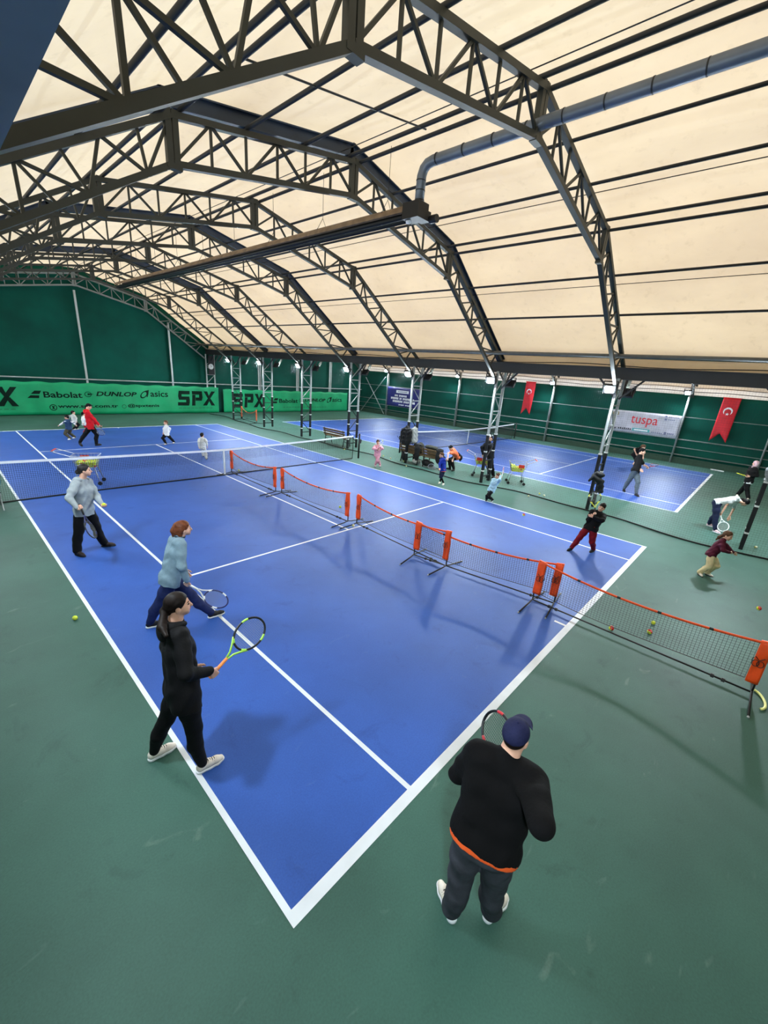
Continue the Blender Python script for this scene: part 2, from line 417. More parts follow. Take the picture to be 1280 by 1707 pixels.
roof('ceiling', 0.0, (-7.95, 4.5), (7.95, 4.36))
roof('ceiling', 15.65, (7.97, 4.36), (23.5, 4.30))
mb = MB(); mb.box((XR, Y0, 3.92), (XR + .02, Y1, 4.6)); tag(mb.build('wall_right', M_white_fabric), kind='structure')
def tarp(name, fn, nu, nv, thick):
    mb = MB(); mb.grid(fn, nu, nv, thick); return tag(mb.build(name, M_tarp, smooth=True), kind='structure')
def wav(a, b): return 0.03 * math.sin(a * 1.1 + math.sin(b * 2.3)) + 0.018 * math.sin(a * 3.7 + b * 1.9 + 1.0) * math.sin(b * 1.3)
tarp('wall_right', lambda s, t: (XR - .06 + wav(Y0 + s * (Y1 - Y0), t * 4) * (1 - t) * 1.2, Y0 + s * (Y1 - Y0), .30 + t * 3.62), 160, 14, (.03, 0, 0))
mb = MB(); mb.box((XR - .16, Y0, 0), (XR, Y1, .34)); tag(mb.build('baseboard_right', mat('dark green kerb', (38, 66, 52), .7)), kind='structure')
tarp('wall_left', lambda s, t: (XL + wav(s * 30, t * 4) * .6, Y0 + s * (Y1 - Y0), t * 4.56), 80, 8, (-.03, 0, 0))
def gable_top(x):
    d = 0 if x < 7.9 else 15.65; pr = [tuple(p + np.array([d, 0])) for p in roof_profile(.42)]; pr = [(d - 8.0, 4.5)] + pr + [(d + 8.0, 4.4)]
    for i in range(len(pr) - 1):
        if pr[i][0] <= x <= pr[i + 1][0]: return pr[i][1] + (pr[i + 1][1] - pr[i][1]) * (x - pr[i][0]) / (pr[i + 1][0] - pr[i][0])
    return 4.4
def gable(name, y, th):
    def fn(s, t):
        x = XL + s * (XR - XL + .0); z = t * gable_top(x); return (x, y + wav(x * .8, z) * .8, z)
    tarp(name, fn, 160, 16, (0, th, 0))
gable('wall_far', Y1 - .04, .06); gable('wall_near', Y0 + .04, -.06)

# ------------------------------------------------------------------ lattice roof arches
def lerp2(a, b, t): return (a[0] + (b[0] - a[0]) * t, a[1] + (b[1] - a[1]) * t)
def make_arch(y, dx, label, group, material):
    root = thing('roof_truss', (0.3 + dx, y, 0), label, 'roof truss', group)
    P3 = lambda q: (q[0] + dx, y, q[1])
    for nm, pts in (('upper_chord', UP), ('lower_chord', LO)):
        mb = MB()
        for i in range(4): mb.bar(P3(pts[i]), P3(pts[i + 1]), .10, .085)
        mb.build(nm, material, root)
    # chord ends run into the column head
    mb = MB(); mb.bar(P3(LO[4]), P3((7.6, 3.80)), .09, .08); mb.build('chord_end', material, root)
    mb = MB(); mb.bar(P3(LO[0]), P3((-7.0, 3.70)), .09, .08); mb.build('chord_end', material, root)
    for i in (1, 2, 3):
        mb = MB()
        for o in (-.052, .052): mb.bar((UP[i][0] + dx + o, y, UP[i][1] + .07), (LO[i][0] + dx + o, y, LO[i][1] - .06), .09, .085)
        mb.obox((LO[i][0] + dx, y, LO[i][1] - .05), (1, 0, 0), (0, 1, 0), (0, 0, 1), .22, .11, .05)
        mb.build('node_post', material, root)
    for i in range(4):
        n = 6 if i in (1, 2) else 8
        order = range(n + 1)
        for k in range(1, n):
            a = lerp2(UP[i], UP[i + 1], k / n); b = lerp2(LO[i], LO[i + 1], k / n)
            if i in (0, 3) and k % 4 == 2: continue
            mb = MB(); mb.bar(P3(a), P3(b), .036); mb.build('web_bar', material, root)
        for k in range(n):
            a, b = (LO, UP) if k % 2 == (0 if i in (1, 2, 3) else 1) else (UP, LO)
            p = lerp2(a[i], a[i + 1], k / n); q = lerp2(b[i], b[i + 1], (k + 1) / n)
            mb = MB(); mb.bar(P3(p), P3(q), .04); mb.build('web_bar', material, root)
    return root
ORD = ['arch standing just behind the viewer over the near baseline', 'arch closest in front of the viewer, over the near baseline end', 'arch under the first blue girder, second in front of the viewer',
       'arch between the first and second blue girders', 'arch under the second blue girder, over the big net', 'arch between the second and third blue girders',
       'arch under the third blue girder', 'arch last but one before the green end wall', 'arch laid flat against the green end wall']
arch = make_arch(YT[0], 0.0, 'grey lattice steel roof ' + ORD[0], 'lattice roof arches', M_steel)
arch_side = None
for i, y in enumerate(YT):
    if i:
        o = copy_tree(arch) if i < 8 else make_arch(y, 0.0, '', 'lattice roof arches', M_end); o.location = (0.3, y, 0); o['label'] = 'grey lattice steel roof ' + ORD[i]
    s = copy_tree(arch); s.location = (0.3 + 15.65, y, 0)
    s['label'] = 'lattice arch over the far court, mostly hidden behind the long eaves beam'; s['group'] = 'arches over the far court'

# dark blue girders carried on every second arch
def girder(y, label):
    pr = roof_profile(.21); mb = MB()
    pts = [(-7.6, 4.66)] + [tuple(p) for p in pr[1:4]] + [(8.1, 4.40)]
    for i in range(4):
        a = np.array([pts[i][0], y + .10, pts[i][1]]); b = np.array([pts[i + 1][0], y + .10, pts[i + 1][1]])
        d = unit(b - a); nrm = np.array([-d[2], 0, d[0]])
        # web and two flanges
        mb.obox((a + b) / 2, d, (0, 1, 0), nrm, np.linalg.norm(b - a) + .08, .05, .20)
        for sg in (-1, 1): mb.obox((a + b) / 2 + nrm * sg * .10, d, (0, 1, 0), nrm, np.linalg.norm(b - a) + .1, .19, .02)
    return tag(mb.build('roof_girder', M_blue_steel, origin=(.3, y, 0)), 'dark blue I-section roof girder bent along the lattice arch, ' + label, 'girder', 'blue roof girders')
girder(YT[2], 'the one nearest the viewer'); girder(YT[4], 'above the big net'); girder(YT[6], 'the farthest one')

# purlins: round tubes running the length of the hall
def purlin(x, z, r, label, grp='roof purlins', m=None):
    mb = MB(); mb.tube([(x, Y0 + .3, z), (x, Y1 - .1, z)], r, 8)
    return tag(mb.build('roof_purlin', m or M_dark, origin=(x, 0, z), smooth=True), label, 'purlin', grp)
def up_z(x):
    for i in range(4):
        if UP[i][0] <= x <= UP[i + 1][0]: return UP[i][1] + (UP[i + 1][1] - UP[i][1]) * (x - UP[i][0]) / (UP[i + 1][0] - UP[i][0])
    return 4.4
PUR = [(.17, .036, 'upper tube of the pair along the ridge'), (.46, .036, 'lower tube of the pair along the ridge'),
       (1.5, .030, 'single tube next to the ridge pair on the divider side'), (2.62, .030, 'second single tube from the ridge on the divider side'),
       (3.78, .032, 'upper tube of the pair at the bend on the divider side'), (4.06, .032, 'lower tube of the pair at the bend on the divider side'),
       (5.06, .028, 'single tube just under the bend on the divider side'), (6.12, .028, 'single tube low on the divider side slope'),
       (-.92, .034, 'single tube next to the ridge pair on the viewer side'), (-2.1, .034, 'second single tube from the ridge on the viewer side'),
       (-3.2, .034, 'upper tube of the pair at the bend on the viewer side'), (-3.5, .034, 'lower tube of the pair at the bend on the viewer side'),
       (-4.55, .032, 'single tube just under the bend on the viewer side'), (-5.6, .032, 'single tube low on the viewer side slope')]
for x, r, l in PUR: purlin(x, up_z(x) + .085, r, 'dark round roof purlin, ' + l)
purlin(7.08, 4.72, .06, 'thick grey tube just above the long eaves beam', None, mat('mid grey tube', (92, 94, 94), .5))
for x, l in ((2.9, 'between the ridge and the bend'), (5.3, 'under the bend'), (-.1, 'beside the ridge pair')):
    mb = MB(); mb.tube([(x, Y0 + .3, up_z(x) + .1), (x, Y1 - .1, up_z(x) + .1)], .008, 6)
    tag(mb.build('roof_cable', M_black, origin=(x, 0, up_z(x))), 'thin black cable strung along the roof, ' + l, 'cable')
mb = MB(); mb.tube([(x, -7.55, up_z(x) + .07) for x in np.linspace(-3.2, .3, 9)], .014, 6)
tag(mb.build('roof_tie_rod', M_black, origin=(-1.5, -7.55, 7.4)), 'thin dark tie rod crossing the roof fabric just beyond the nearest arch', 'tie rod')

# long eaves beam on the row of columns, and the one on the viewer's side
mb = MB(); mb.box((7.74, Y0 + .3, 4.14), (8.06, Y1 - .1, 4.44)); mb.box((7.69, Y0 + .3, 4.44), (8.11, Y1 - .1, 4.46)); mb.box((7.69, Y0 + .3, 4.12), (8.11, Y1 - .1, 4.14))
tag(mb.build('eaves_beam', M_dark, origin=(7.9, 0, 4.3)), 'long dark grey steel beam over the row of lattice columns', 'beam')
mb = MB(); mb.tube([(7.6, Y0 + .5, 4.52)] + [(7.62, y, 4.50 + .03 * math.sin(y * 1.3)) for y in np.linspace(-16, 17, 60)], .014, 6)
tag(mb.build('power_cable', M_black, origin=(7.6, 0, 4.5)), 'black cable lying along the top of the long eaves beam', 'cable')
mb = MB(); mb.box((-6.62, -13.9, 4.50), (-6.16, -9.1, 4.56)); mb.box((-6.24, -13.9, 4.56), (-6.16, -9.1, 4.86)); mb.box((-6.62, -13.9, 4.56), (-6.54, -9.1, 4.86))
tag(mb.build('steel_channel', mat('blue grey painted channel', (92, 108, 128), .5, var=.15, scale=2), origin=(-6.4, -11.5, 4.5)), 'blue painted steel channel overhead in the upper left corner of the view', 'steel channel')

# ------------------------------------------------------------------ lattice columns between the courts
COLY = YT[:]
def make_column(y, label, quad=False):
    root = thing('lattice_column', (7.92, y, 0), label, 'column', 'lattice columns between the courts')
    xs = (7.62, 8.22)
    ys = (-.13, .13) if quad else (0,)
    for x in xs:
        for dy in ys:
            mb = MB(); mb.box((x - .036, y + dy - .036, 1.75), (x + .036, y + dy + .036, 4.14)); mb.build('chord_tube', M_post, root)
            mb = MB(); mb.box((x - .044, y + dy - .044, 0), (x + .044, y + dy + .044, 1.85)); pd = mb.build('chord_pad', M_black, root)
            for z in (.45, 1.2, 1.84):
                mb = MB(); mb.box((x - .048, y + dy - .048, z), (x + .048, y + dy + .048, z + .045)); mb.build('tape_band', M_tape, pd)
    z = .25; k = 0
    while z < 3.9:
        mb = MB(); mb.bar((xs[0], y, z), (xs[1], y, z), .04); mb.build('rung', M_post if z > 1.8 else M_dark, root)
        if z + .62 < 4.0:
            a, b = (xs[0], xs[1]) if k % 2 else (xs[1], xs[0]); mb = MB(); mb.bar((a, y, z + .02), (b, y, z + .60), .028); mb.build('brace', M_post if z > 1.6 else M_dark, root)
        z += .62; k += 1
    for sg in (-1, 1):
        mb = MB(); mb.bar((7.92, y + sg * .05, 3.55), (7.92, y + sg * .62, 4.13), .05); mb.build('knee_brace', M_dark, root)
    mb = MB(); mb.bar((8.22, y, 3.5), (8.75, y, 4.35), .05); mb.bar((8.22, y, 3.9), (8.6, y, 4.4), .04); mb.build('knee_brace', M_dark, root)
    return root
CNAME = ['dark column by the bent over woman in white', 'column the black bag hangs on, behind the boy in red trousers', 'column the person in the white cap leans behind, between the ball carts',
         'column with jackets hung on it beside the loaded benches', 'column at the end of the big net by the empty bench', 'column standing beyond the big net, next after the empty bench',
         'column behind the small faded net', 'column beside the upright end of the faded net', 'column at the end wall with the clock']
col_a = make_column(COLY[1], '', False)
for i, y in enumerate(COLY):
    o = col_a if i == 1 else copy_tree(col_a)
    o.location = (7.92, y, 0); o['label'] = 'steel lattice ' + CNAME[i]

# ------------------------------------------------------------------ end wall and side wall framing
def post(x, y, z, r, label, m=None):
    mb = MB(); mb.box((x - r, y - r, 0), (x + r, y + r, z)); return tag(mb.build('wall_post', m or M_post, origin=(x, y, 0)), label, 'post', 'posts of the end wall', kind='thing')
for x, z, l in ((.25, 6.95, 'tallest post, under the ridge of the end wall'), (5.25, 5.9, 'post right of the ridge on the end wall'), (-4.75, 5.9, 'post left of the ridge on the end wall'),
                (11.9, 6.3, 'first slim post of the end wall past the clock column'), (15.6, 7.1, 'second slim post of the end wall past the clock column'), (19.25, 6.3, 'third slim post of the end wall past the clock column')):
    mb = MB(); mb.box((x - .05, 17.66, 0), (x + .05, 17.74, z))
    if x > 10: mb.box((x + .14, 17.66, 0), (x + .2, 17.74, z))
    tag(mb.build('wall_post', M_post, origin=(x, 17.7, 0)), 'grey steel ' + l, 'post', 'end wall posts', kind='thing')
for z, l in ((2.08, 'just above the bright green banner'),):
    mb = MB(); mb.tube([(XL, 17.62, z), (XR - .1, 17.62, z)], .035, 8); tag(mb.build('wall_rail', M_post, origin=(0, 17.6, z), smooth=True), 'grey rail along the end wall ' + l, 'rail', kind='thing')
WPY = [-13.50, -9.55, -5.6, -1.75, 2.15, 6.0, 9.95, 13.9]
wp0 = None
def make_wall_post(y):
    root = thing('wall_column', (23.2, y, 0), '', 'post', 'side wall posts'); root['kind'] = 'thing'
    for dx in (0, .16):
        mb = MB(); mb.tube([(23.12 + dx, y, 0), (23.12 + dx, y, 4.3)], .045, 8); mb.build('upright', M_galv, root, smooth=True)
    z = .3
    while z < 4.2:
        mb = MB(); mb.bar((23.12, y, z), (23.28, y, z + .2), .025); mb.build('lacing', M_galv, root); z += .4
    mb = MB(); mb.bar((23.15, y, 3.9), (22.75, y, 4.75), .045); mb.bar((22.95, y, 4.3), (22.75, y, 4.75), .03); mb.build('strut', M_galv, root)
    return root
WPN = ['behind the woman with pale hair covering', 'at the right end of the grey banner', 'behind the column with the black bag', 'with a lamp, right of the first red flag', 'behind the column with the white cap',
       'with a lamp, between the blue banner and first flag', 'at the right end of the blue banner', 'in the far corner by the crossed braces']
wp0 = make_wall_post(WPY[0])
for i, y in enumerate(WPY):
    o = wp0 if i == 0 else copy_tree(wp0); o.location = (23.2, y, 0); o['label'] = 'galvanised side wall post ' + WPN[i]
for z, x, r, l in ((2.68, 23.25, .022, 'highest of the green side wall'), (1.40, 23.2, .032, 'brightest, under the banners'), (.95, 23.15, .018, 'third from the top'), (.52, 23.2, .03, 'lowest, just above the kerb')):
    mb = MB(); mb.tube([(x, Y0 + .3, z), (x, Y1 - .1, z)], r, 8); tag(mb.build('wall_rail', M_galv, origin=(x, 0, z), smooth=True), 'horizontal rail along the side wall, ' + l, 'rail', 'side wall rails', kind='thing')
for z, x, l in ((4.10, 23.3, 'lower'), (4.32, 23.2, 'upper')):
    mb = MB(); mb.tube([(x, y, z + .02 * math.sin(y * 2.1)) for y in np.linspace(Y0 + .3, Y1 - .2, 90)], .02, 6); tag(mb.build('wall_cable', M_black, origin=(x, 0, z)), l + ' black cable strung across the pale strip above the side wall', 'cable', kind='thing')
for a, b, l in (((23.1, 16.8, 3.3), (23.1, 14.1, .1), 'falling towards the viewer'), ((23.15, 17.3, .1), (23.15, 14.2, 3.5), 'rising towards the viewer')):
    mb = MB(); mb.bar(a, b, .05); tag(mb.build('wall_brace', M_galv, origin=a), 'diagonal brace in the far corner of the side wall, ' + l, 'brace', kind='thing')

# ------------------------------------------------------------------ lamps
M_lens = mat('lit lamp glass', (255, 255, 255), emit=(0.78, 0.91, 1.0, LENS))
M_lens_soft = mat('lit lamp glass, dimmer', (255, 255, 255), emit=(0.78, 0.91, 1.0, LENS * .46))
def make_lamp(p, aim, label, group, lens=None):
    p = np.array(p, float); d = unit(aim); x, y = frame(d)
    root = thing('floodlight', p, label, 'floodlight', group)
    mb = MB(); mb.obox(p - d * .05, x, y, d, .36, .28, .10)
    for k in range(5): mb.obox(p - d * .12 + x * (-.14 + .07 * k), x, y, d, .012, .24, .05)
    mb.build('housing', M_black, root)
    mb = MB(); mb.obox(p + d * .004, x, y, d, .23, .17, .012); mb.build('lens', lens or M_lens, root)
    mb = MB(); mb.bar(p - d * .05 - x * .2, p - d * .05 - x * .2 - y * .0 + np.array([0, 0, .22]), .03, .02); mb.bar(p - d * .05 + x * .2, p - d * .05 + x * .2 + np.array([0, 0, .22]), .03, .02)
    mb.bar(p - d * .05 - x * .2 + np.array([0, 0, .22]), p - d * .05 + x * .2 + np.array([0, 0, .22]), .03, .02); mb.build('bracket', M_dark, root)
    return root
cn = ['on the dark column near the bent over woman', 'on the column with the black bag', 'on the column between the ball carts', 'on the column with hung jackets', 'on the column by the empty bench',
      'on the column beyond the empty bench', 'on the column behind the faded net', 'on the column near the end wall', 'on the clock column']
l0 = make_lamp((7.42, COLY[1] + .12, 3.80), (-1, 0, -.62), '', 'floodlights over the near court')
l1 = make_lamp((8.52, COLY[1] - .12, 3.74), (1, 0, -.62), '', 'floodlights turned to the far court')
l2 = make_lamp((22.92, WPY[1] + .1, 4.0), (-1, 0, -.7), '', 'floodlights on the side wall')
l3 = make_lamp((-7.25, COLY[2] + .12, 3.95), (1, 0, -.62), '', 'floodlights on the viewer side', M_lens_soft)
for i, y in enumerate(COLY[:8]):
    o = l0 if i == 1 else copy_tree(l0); o.location = (7.42, y + .14, 3.80); o['label'] = 'bright white floodlight ' + cn[i]
    o = l1 if i == 1 else copy_tree(l1); o.location = (8.52, y - .12, 3.72); o['label'] = 'black backed floodlight turned away, ' + cn[i]
    o = l3 if i == 2 else copy_tree(l3); o.location = (-6.35 if i else -6.8, y + .12 - (.3 if i == 0 else 0), 3.92); o['label'] = 'floodlight on the wall behind the viewer side, outside the photo'
for i in (1, 3, 5, 7):
    o = l2 if i == 1 else copy_tree(l2); o.location = (22.92, WPY[i] + .1, 4.0); o['label'] = 'white floodlight on the side wall post ' + WPN[i].replace('with a lamp, ', '')
# ------------------------------------------------------------------ nets
M_net = mat('black net cord', (20, 22, 24), 0.8, var=0.05)
M_white_band = mat('white net band', (232, 236, 242), 0.6, var=0.04)
M_orange = mat('orange net cloth', (228, 76, 18), 0.55, var=0.14, scale=9, bump=0.35, bscale=14)
M_orange_old = mat('faded orange net cloth', (226, 108, 74), 0.65, var=0.12, scale=9)
def cords(mb, fn, nu, nv, r, sub_u=1, sub_v=1):
    """square cord net over fn(s, t): nu x nv cells"""
    m = max(1, sub_v)
    for i in range(nu + 1): mb.tube([fn(i / nu, j / m) for j in range(m + 1)], r, 3, caps=False)
    for j in range(nv + 1): mb.tube([fn(i / (nu * sub_u), j / nv) for i in range(nu * sub_u + 1)], r, 3, caps=False)
def court_net(cx, cy, label, nu, near):
    root = thing('tennis_net', (cx, cy, 0), label, 'net')
    hx = 6.02
    top = lambda s: .914 + (1.06 - .914) * abs(2 * s - 1) ** 1.3
    bow = lambda s, t: .05 * math.sin(s * 9) * (1 - t) * .6
    fn = lambda s, t: (cx - hx + 2 * hx * s, cy + bow(s, t), .03 + (top(s) - .05) * t)
    mb = MB(); cords(mb, fn, nu, 20, .0022 if near else .003, 1, 4); mb.build('net_mesh', M_net, root)
    mb = MB(); fd = lambda s, t: (cx - hx + 2 * hx * s, cy + .012 + bow(s, 1 - .4 * t), (top(s) - .05) * (1 - .42 * t))
    cords(mb, fd, nu, 8, .0022, 1, 3); mb.build('net_mesh', M_net, root)
    mb = MB(); mb.grid(lambda s, t: (cx - hx + 2 * hx * s, cy - .012 + .024 * (t > .5), top(s) - .065 + .065 * (1 - abs(2 * t - 1))), 60, 2); mb.build('top_band', M_white_band, root)
    mb = MB(); mb.tube([(cx - hx + 2 * hx * s, cy + bow(s, 0), .022) for s in np.linspace(0, 1, 50)], .02, 6); mb.build('lead_line', M_black, root)
    for sg in (-1, 1):
        mb = MB(); mb.tube([(cx + sg * hx, cy, .03), (cx + sg * (hx + .02), cy, .6), (cx + sg * hx, cy, 1.04)], .014, 6); mb.build('side_band', M_black, root)
        mb = MB(); mb.tube([(cx + sg * hx, cy, 1.05), (cx + sg * 6.37, cy, 1.05)], .006, 5); mb.build('net_cable', M_black, root)
    mb = MB(); mb.box((cx - .025, cy - .016, 0), (cx + .025, cy + .018, .90)); mb.build('centre_strap', M_white_band, root)
    return root
def net_post(x, y, label, winch):
    root = thing('net_post', (x, y, 0), label, 'net post')
    mb = MB(); mb.tube([(x, y, 0), (x, y, 1.08)], .042, 12); mb.sphere((x, y, 1.08), .043); mb.build('pole', M_black, root, smooth=True)
    s = winch
    mb = MB(); mb.box((x + s * .03, y - .03, .68), (x + s * .1, y + .03, .86)); mb.tube([(x + s * .1, y, .77), (x + s * .17, y, .77), (x + s * .17, y + .08, .86)], .012, 6); mb.build('winch', M_dark, root)
    return root
court_net(0, 0, 'full size tennis net with white band across the near court', 270, True)
court_net(C2X, C2Y, 'full size tennis net across the far court past the columns', 240, False)
net_post(6.4, 0, 'black net post at the end of the near net by the empty bench', 1); net_post(-6.4, 0, 'black net post of the near net on the viewer side, outside the photo', -1)
net_post(C2X - 6.4, C2Y, 'black net post of the far net beside the jackets column', -1); net_post(C2X + 6.4, C2Y, 'dark net post of the far net near the green side wall', 1)

def mini_net(a, b, label, h=.83, drop=.12, old=False, nu=62, lift=.20, fade=0):
    """portable net: two posts on splayed feet, a long base tube, orange end sleeves and tape, black mesh"""
    a = np.array([a[0], a[1], 0.0]); b = np.array([b[0], b[1], 0.0]); d = unit(b - a); L = np.linalg.norm(b - a); n = np.array([d[1], -d[0], 0])
    root = thing('mini_net', (a + b) / 2, label, 'training net', 'orange portable nets')
    mo = M_orange_old if old else M_orange
    Z = np.array([0, 0, 1.0])
    mb = MB(); mb.tube([a + Z * .06, b + Z * .06], .013, 8); mb.build('base_tube', M_black, root, smooth=True)
    mb = MB()
    for f in (.1, .14, .86, .9): mb.tube([a + d * L * f + Z * .06 - d * .02, a + d * L * f + Z * .06 + d * .02], .028, 8)
    mb.build('clamp', M_black, root)
    top = lambda s: h - drop * 4 * s * (1 - s)
    bot = lambda s: lift + .03 - .06 * 4 * s * (1 - s)
    for e, sg in ((a, 1), (b, -1)):
        mb = MB(); mb.tube([e + Z * .06, e + Z * h], .013, 8); mb.build('upright', M_black, root, smooth=True)
        ft = MB(); ft.tube([e + n * .55 + Z * .016, e + n * .12 + Z * .05, e + Z * .075, e - n * .12 + Z * .05, e - n * .55 + Z * .016], .014, 8); fo = ft.build('foot', M_black, root, smooth=True)
        mb = MB()
        for q in (-1, 1): mb.sphere(e + n * .555 * q + Z * .016, .016, 8, 6)
        mb.build('foot_cap', M_post, fo)
        mb = MB(); w = .13
        mb.grid(lambda s, t: e + d * sg * (w * s - .022) + n * (.020 + .008 * math.sin(t * 9 + s * 3)) * (1 if t < .97 else .2) + Z * (.20 + (h - .19) * t - .02 * s * t), 5, 14, -n * .04)
        sl = mb.build('end_sleeve', mo, root, smooth=True)
        if not old:
            # little printed emblem of two crossed loops
            mb = MB(); c = e + d * sg * w * .45 + Z * (h * .62)
            for q in (-1, 1):
                face = n * q * .036
                for cx_, r_ in ((-.026, .036), (.024, .036)):
                    mb.tube([c + face + d * (cx_ + r_ * math.cos(t)) + Z * (-.01 + r_ * 1.3 * math.sin(t)) for t in np.linspace(0, 2 * PI, 13)[:-1]], .005, 4, closed=True)
                mb.tube([c + face - d * .048 + Z * .085, c + face + Z * .04, c + face + d * .05 + Z * .09], .006, 4)
            mb.build('printed_emblem', M_black, sl)
    s0, s1 = .12 / L, 1 - .12 / L
    P = lambda s, t: a + d * L * s + n * .03 * math.sin(s * 6) * (1 - t) + Z * (bot(s) + (top(s) - .02 - bot(s)) * t)
    mb = MB(); cords(mb, lambda s, t: P(s0 + (s1 - s0) * s, t), nu, 14, .0021 if not old else .003, 1, 3); mb.build('net_mesh', M_net, root)
    mb = MB(); mb.tube([P(s0 + (s1 - s0) * s, 0) for s in np.linspace(0, 1, 24)], .006, 5); mb.build('bottom_cord', M_black, root)
    mb = MB(); mb.grid(lambda s, t: a + d * L * s + n * (.010 * math.cos(t * 2 * PI)) + Z * (top(s) - .012 + .019 * math.sin(t * 2 * PI)), 40, 6)
    tp = mb.build('top_tape', mo, root, smooth=True)
    for f in (.22, .42, .6, .8):
        mb = MB(); mb.grid(lambda s, t: a + d * (L * f + .05 * (s - .5)) + n * (.012 * math.cos(t * 2 * PI)) + Z * (top(f) - .012 + .021 * math.sin(t * 2 * PI)), 1, 6); mb.build('tape_band', M_black, tp)
    return root
mini_net((.27, .05), (.23, -2.80), 'orange portable net touching the middle of the big net', drop=.16)
mini_net((.31, -3.0), (.28, -6.06), 'orange portable net second from the big net, ending at the service line', drop=.15)
mini_net((.37, -6.3), (.16, -9.24), 'orange portable net starting at the service line, third from the big net', drop=.14)
mini_net((.06, -8.46), (.48, -11.39), 'orange portable net fourth from the big net, overlapping the nets at both ends', drop=.14)
mini_net((.29, -11.07), (.29, -14.16), 'orange portable net crossing the near baseline, nearest the right edge', drop=.13, nu=66)
mini_net((8.02, 13.5), (7.86, 11.25), 'faded orange portable net standing far off between the columns', h=.9, drop=.3, old=True, nu=40)

# curved yellow rod on the floor past the last portable net
c0 = onz(1256, 1152); c1 = onz(1276, 1172); c2 = onz(1279, 1180); c3 = onz(1267, 1184)
mb = MB(); mb.tube([c0 * (1 - t) ** 3 + 3 * onz(1270, 1158) * t * (1 - t) ** 2 + 3 * onz(1284, 1186) * t * t * (1 - t) + c3 * t ** 3 + np.array([0, 0, .02]) for t in np.linspace(0, 1, 16)], .016, 8)
tag(mb.build('flexible_hoop', mat('pale yellow plastic', (238, 240, 150), .4), smooth=True, origin=c1), 'curved pale yellow plastic rod lying behind the nearest portable net', 'plastic rod')

# divider net hanging along the row of columns
root = thing('divider_net', (7.34, 0, 0), 'fine black divider net hung between the two courts', 'divider net')
def dn(s, t):
    y = -17.4 + 34.2 * s; sway = .16 * math.sin(y * .55) + .10 * math.sin(y * 1.7 + 1)
    return (7.34 + sway * (1 - t) ** 2 + .12 * (1 - t) ** 3 * math.sin(y * .8 + 2), y, .02 + 4.08 * t)
mb = MB(); cords(mb, dn, 570, 68, .0011, 1, 10); mb.build('net_mesh', M_net, root)
mb = MB(); mb.tube([dn(s, 0) for s in np.linspace(0, 1, 160)], .022, 6); mb.build('bottom_rope', M_black, root, smooth=True)
# ------------------------------------------------------------------ banners, flags, clock
BY = 17.42
def bwave(x, z): return .035 * math.sin(x * 1.7 + .6 * math.sin(z * 3)) * (1 - .5 * z / 1.8) + .02 * math.sin(x * 4.6 + z * 2)
def big_banner(x0, x1, label, ztop, name):
    root = thing('banner', ((x0 + x1) / 2, BY, 0), label, 'banner')
    mb = MB(); mb.grid(lambda s, t: (x0 + (x1 - x0) * s, BY + bwave(x0 + (x1 - x0) * s, t * ztop), .03 + (ztop - .03 + .03 * math.sin((x0 + (x1 - x0) * s) * 5)) * t), int((x1 - x0) * 8), 10, (0, .012, 0))
    mb.build('cloth', M_banner, root, smooth=True)
    return root
def wv(p): return np.array([p[0], BY + bwave(p[0], p[2]) - .008 + (p[1] - BY), p[2]])
def put(root, body, x0, x1, z0, z1, m=None, shear=0, bold=0):
    lettering(body, m or M_letter, root, (x0, BY, z0), (1, 0, 0), (0, 0, 1), z1 - z0, x1 - x0, depth=.004, shear=shear, bold=bold, wave=wv)
def shape(root, polys, m=None, name='logo'):
    mb = MB()
    for P in polys:
        if len(P) == 4:
            q = [np.array([x, BY - .002, z]) for x, z in P]; w_ = max(abs(P[i][0] - P[i - 1][0]) for i in range(4)); n_ = 1 if w_ < .2 else 6
            mb.grid(lambda s, t: wv((q[0] * (1 - s) + q[1] * s) * (1 - t) + (q[3] * (1 - s) + q[2] * s) * t), n_, n_, (0, -.004, 0))
        else: mb.prism([wv(np.array([x, BY - .002, z])) for x, z in P], (0, -.004, 0))
    mb.build(name, m or M_letter, root)
def ring(cx, cz, rx, rz, w, n=20, a0=0, a1=2 * PI, sh=0):
    out = []
    for k in range(n):
        t0 = a0 + (a1 - a0) * k / n; t1 = a0 + (a1 - a0) * (k + 1) / n
        q = lambda t, f: (cx + (rx * f) * math.cos(t) + sh * rz * f * math.sin(t), cz + rz * f * math.sin(t))
        out.append([q(t0, 1), q(t1, 1), q(t1, 1 - w), q(t0, 1 - w)])
    return out
def block_S(x, z, w, h):
    Q = [[(0, 0), (.92, 0), (1.0, .23), (.02, .23)], [(.69, .23), (1.0, .23), (1.02, .39), (.70, .39)], [(.12, .39), (1.02, .39), (1.0, .62), (.08, .62)],
         [(.08, .62), (.36, .62), (.37, .77), (.10, .77)], [(.10, .77), (1.05, .77), (1.07, 1), (.16, 1)]]
    return [[(x + a * w, z + b * h) for a, b in q] for q in Q]
def block_P(x, z, w, h):
    Q = [[(0, 0), (.32, 0), (.40, .74), (.10, .74)], [(.10, .76), (1.02, .76), (1.0, 1), (.08, 1)], [(.72, .56), (1.04, .56), (1.02, .76), (.73, .76)], [(.38, .34), (.95, .34), (1.04, .56), (.40, .56)]]
    return [[(x + a * w, z + b * h) for a, b in q] for q in Q]
def block_X(x, z, w, h):
    Q = [[(0, 0), (.34, 0), (.62, .42), (.42, .50)], [(.40, .54), (.66, .50), (1.1, 1), (.78, 1)], [(.72, 0), (1.05, 0), (.68, .48), (.50, .38)], [(.40, .54), (.56, .60), (.42, 1), (.1, 1)], [(.42, .50), (.62, .42), (.66, .50), (.40, .54)]]
    return [[(x + a * w, z + b * h) for a, b in q] for q in Q]
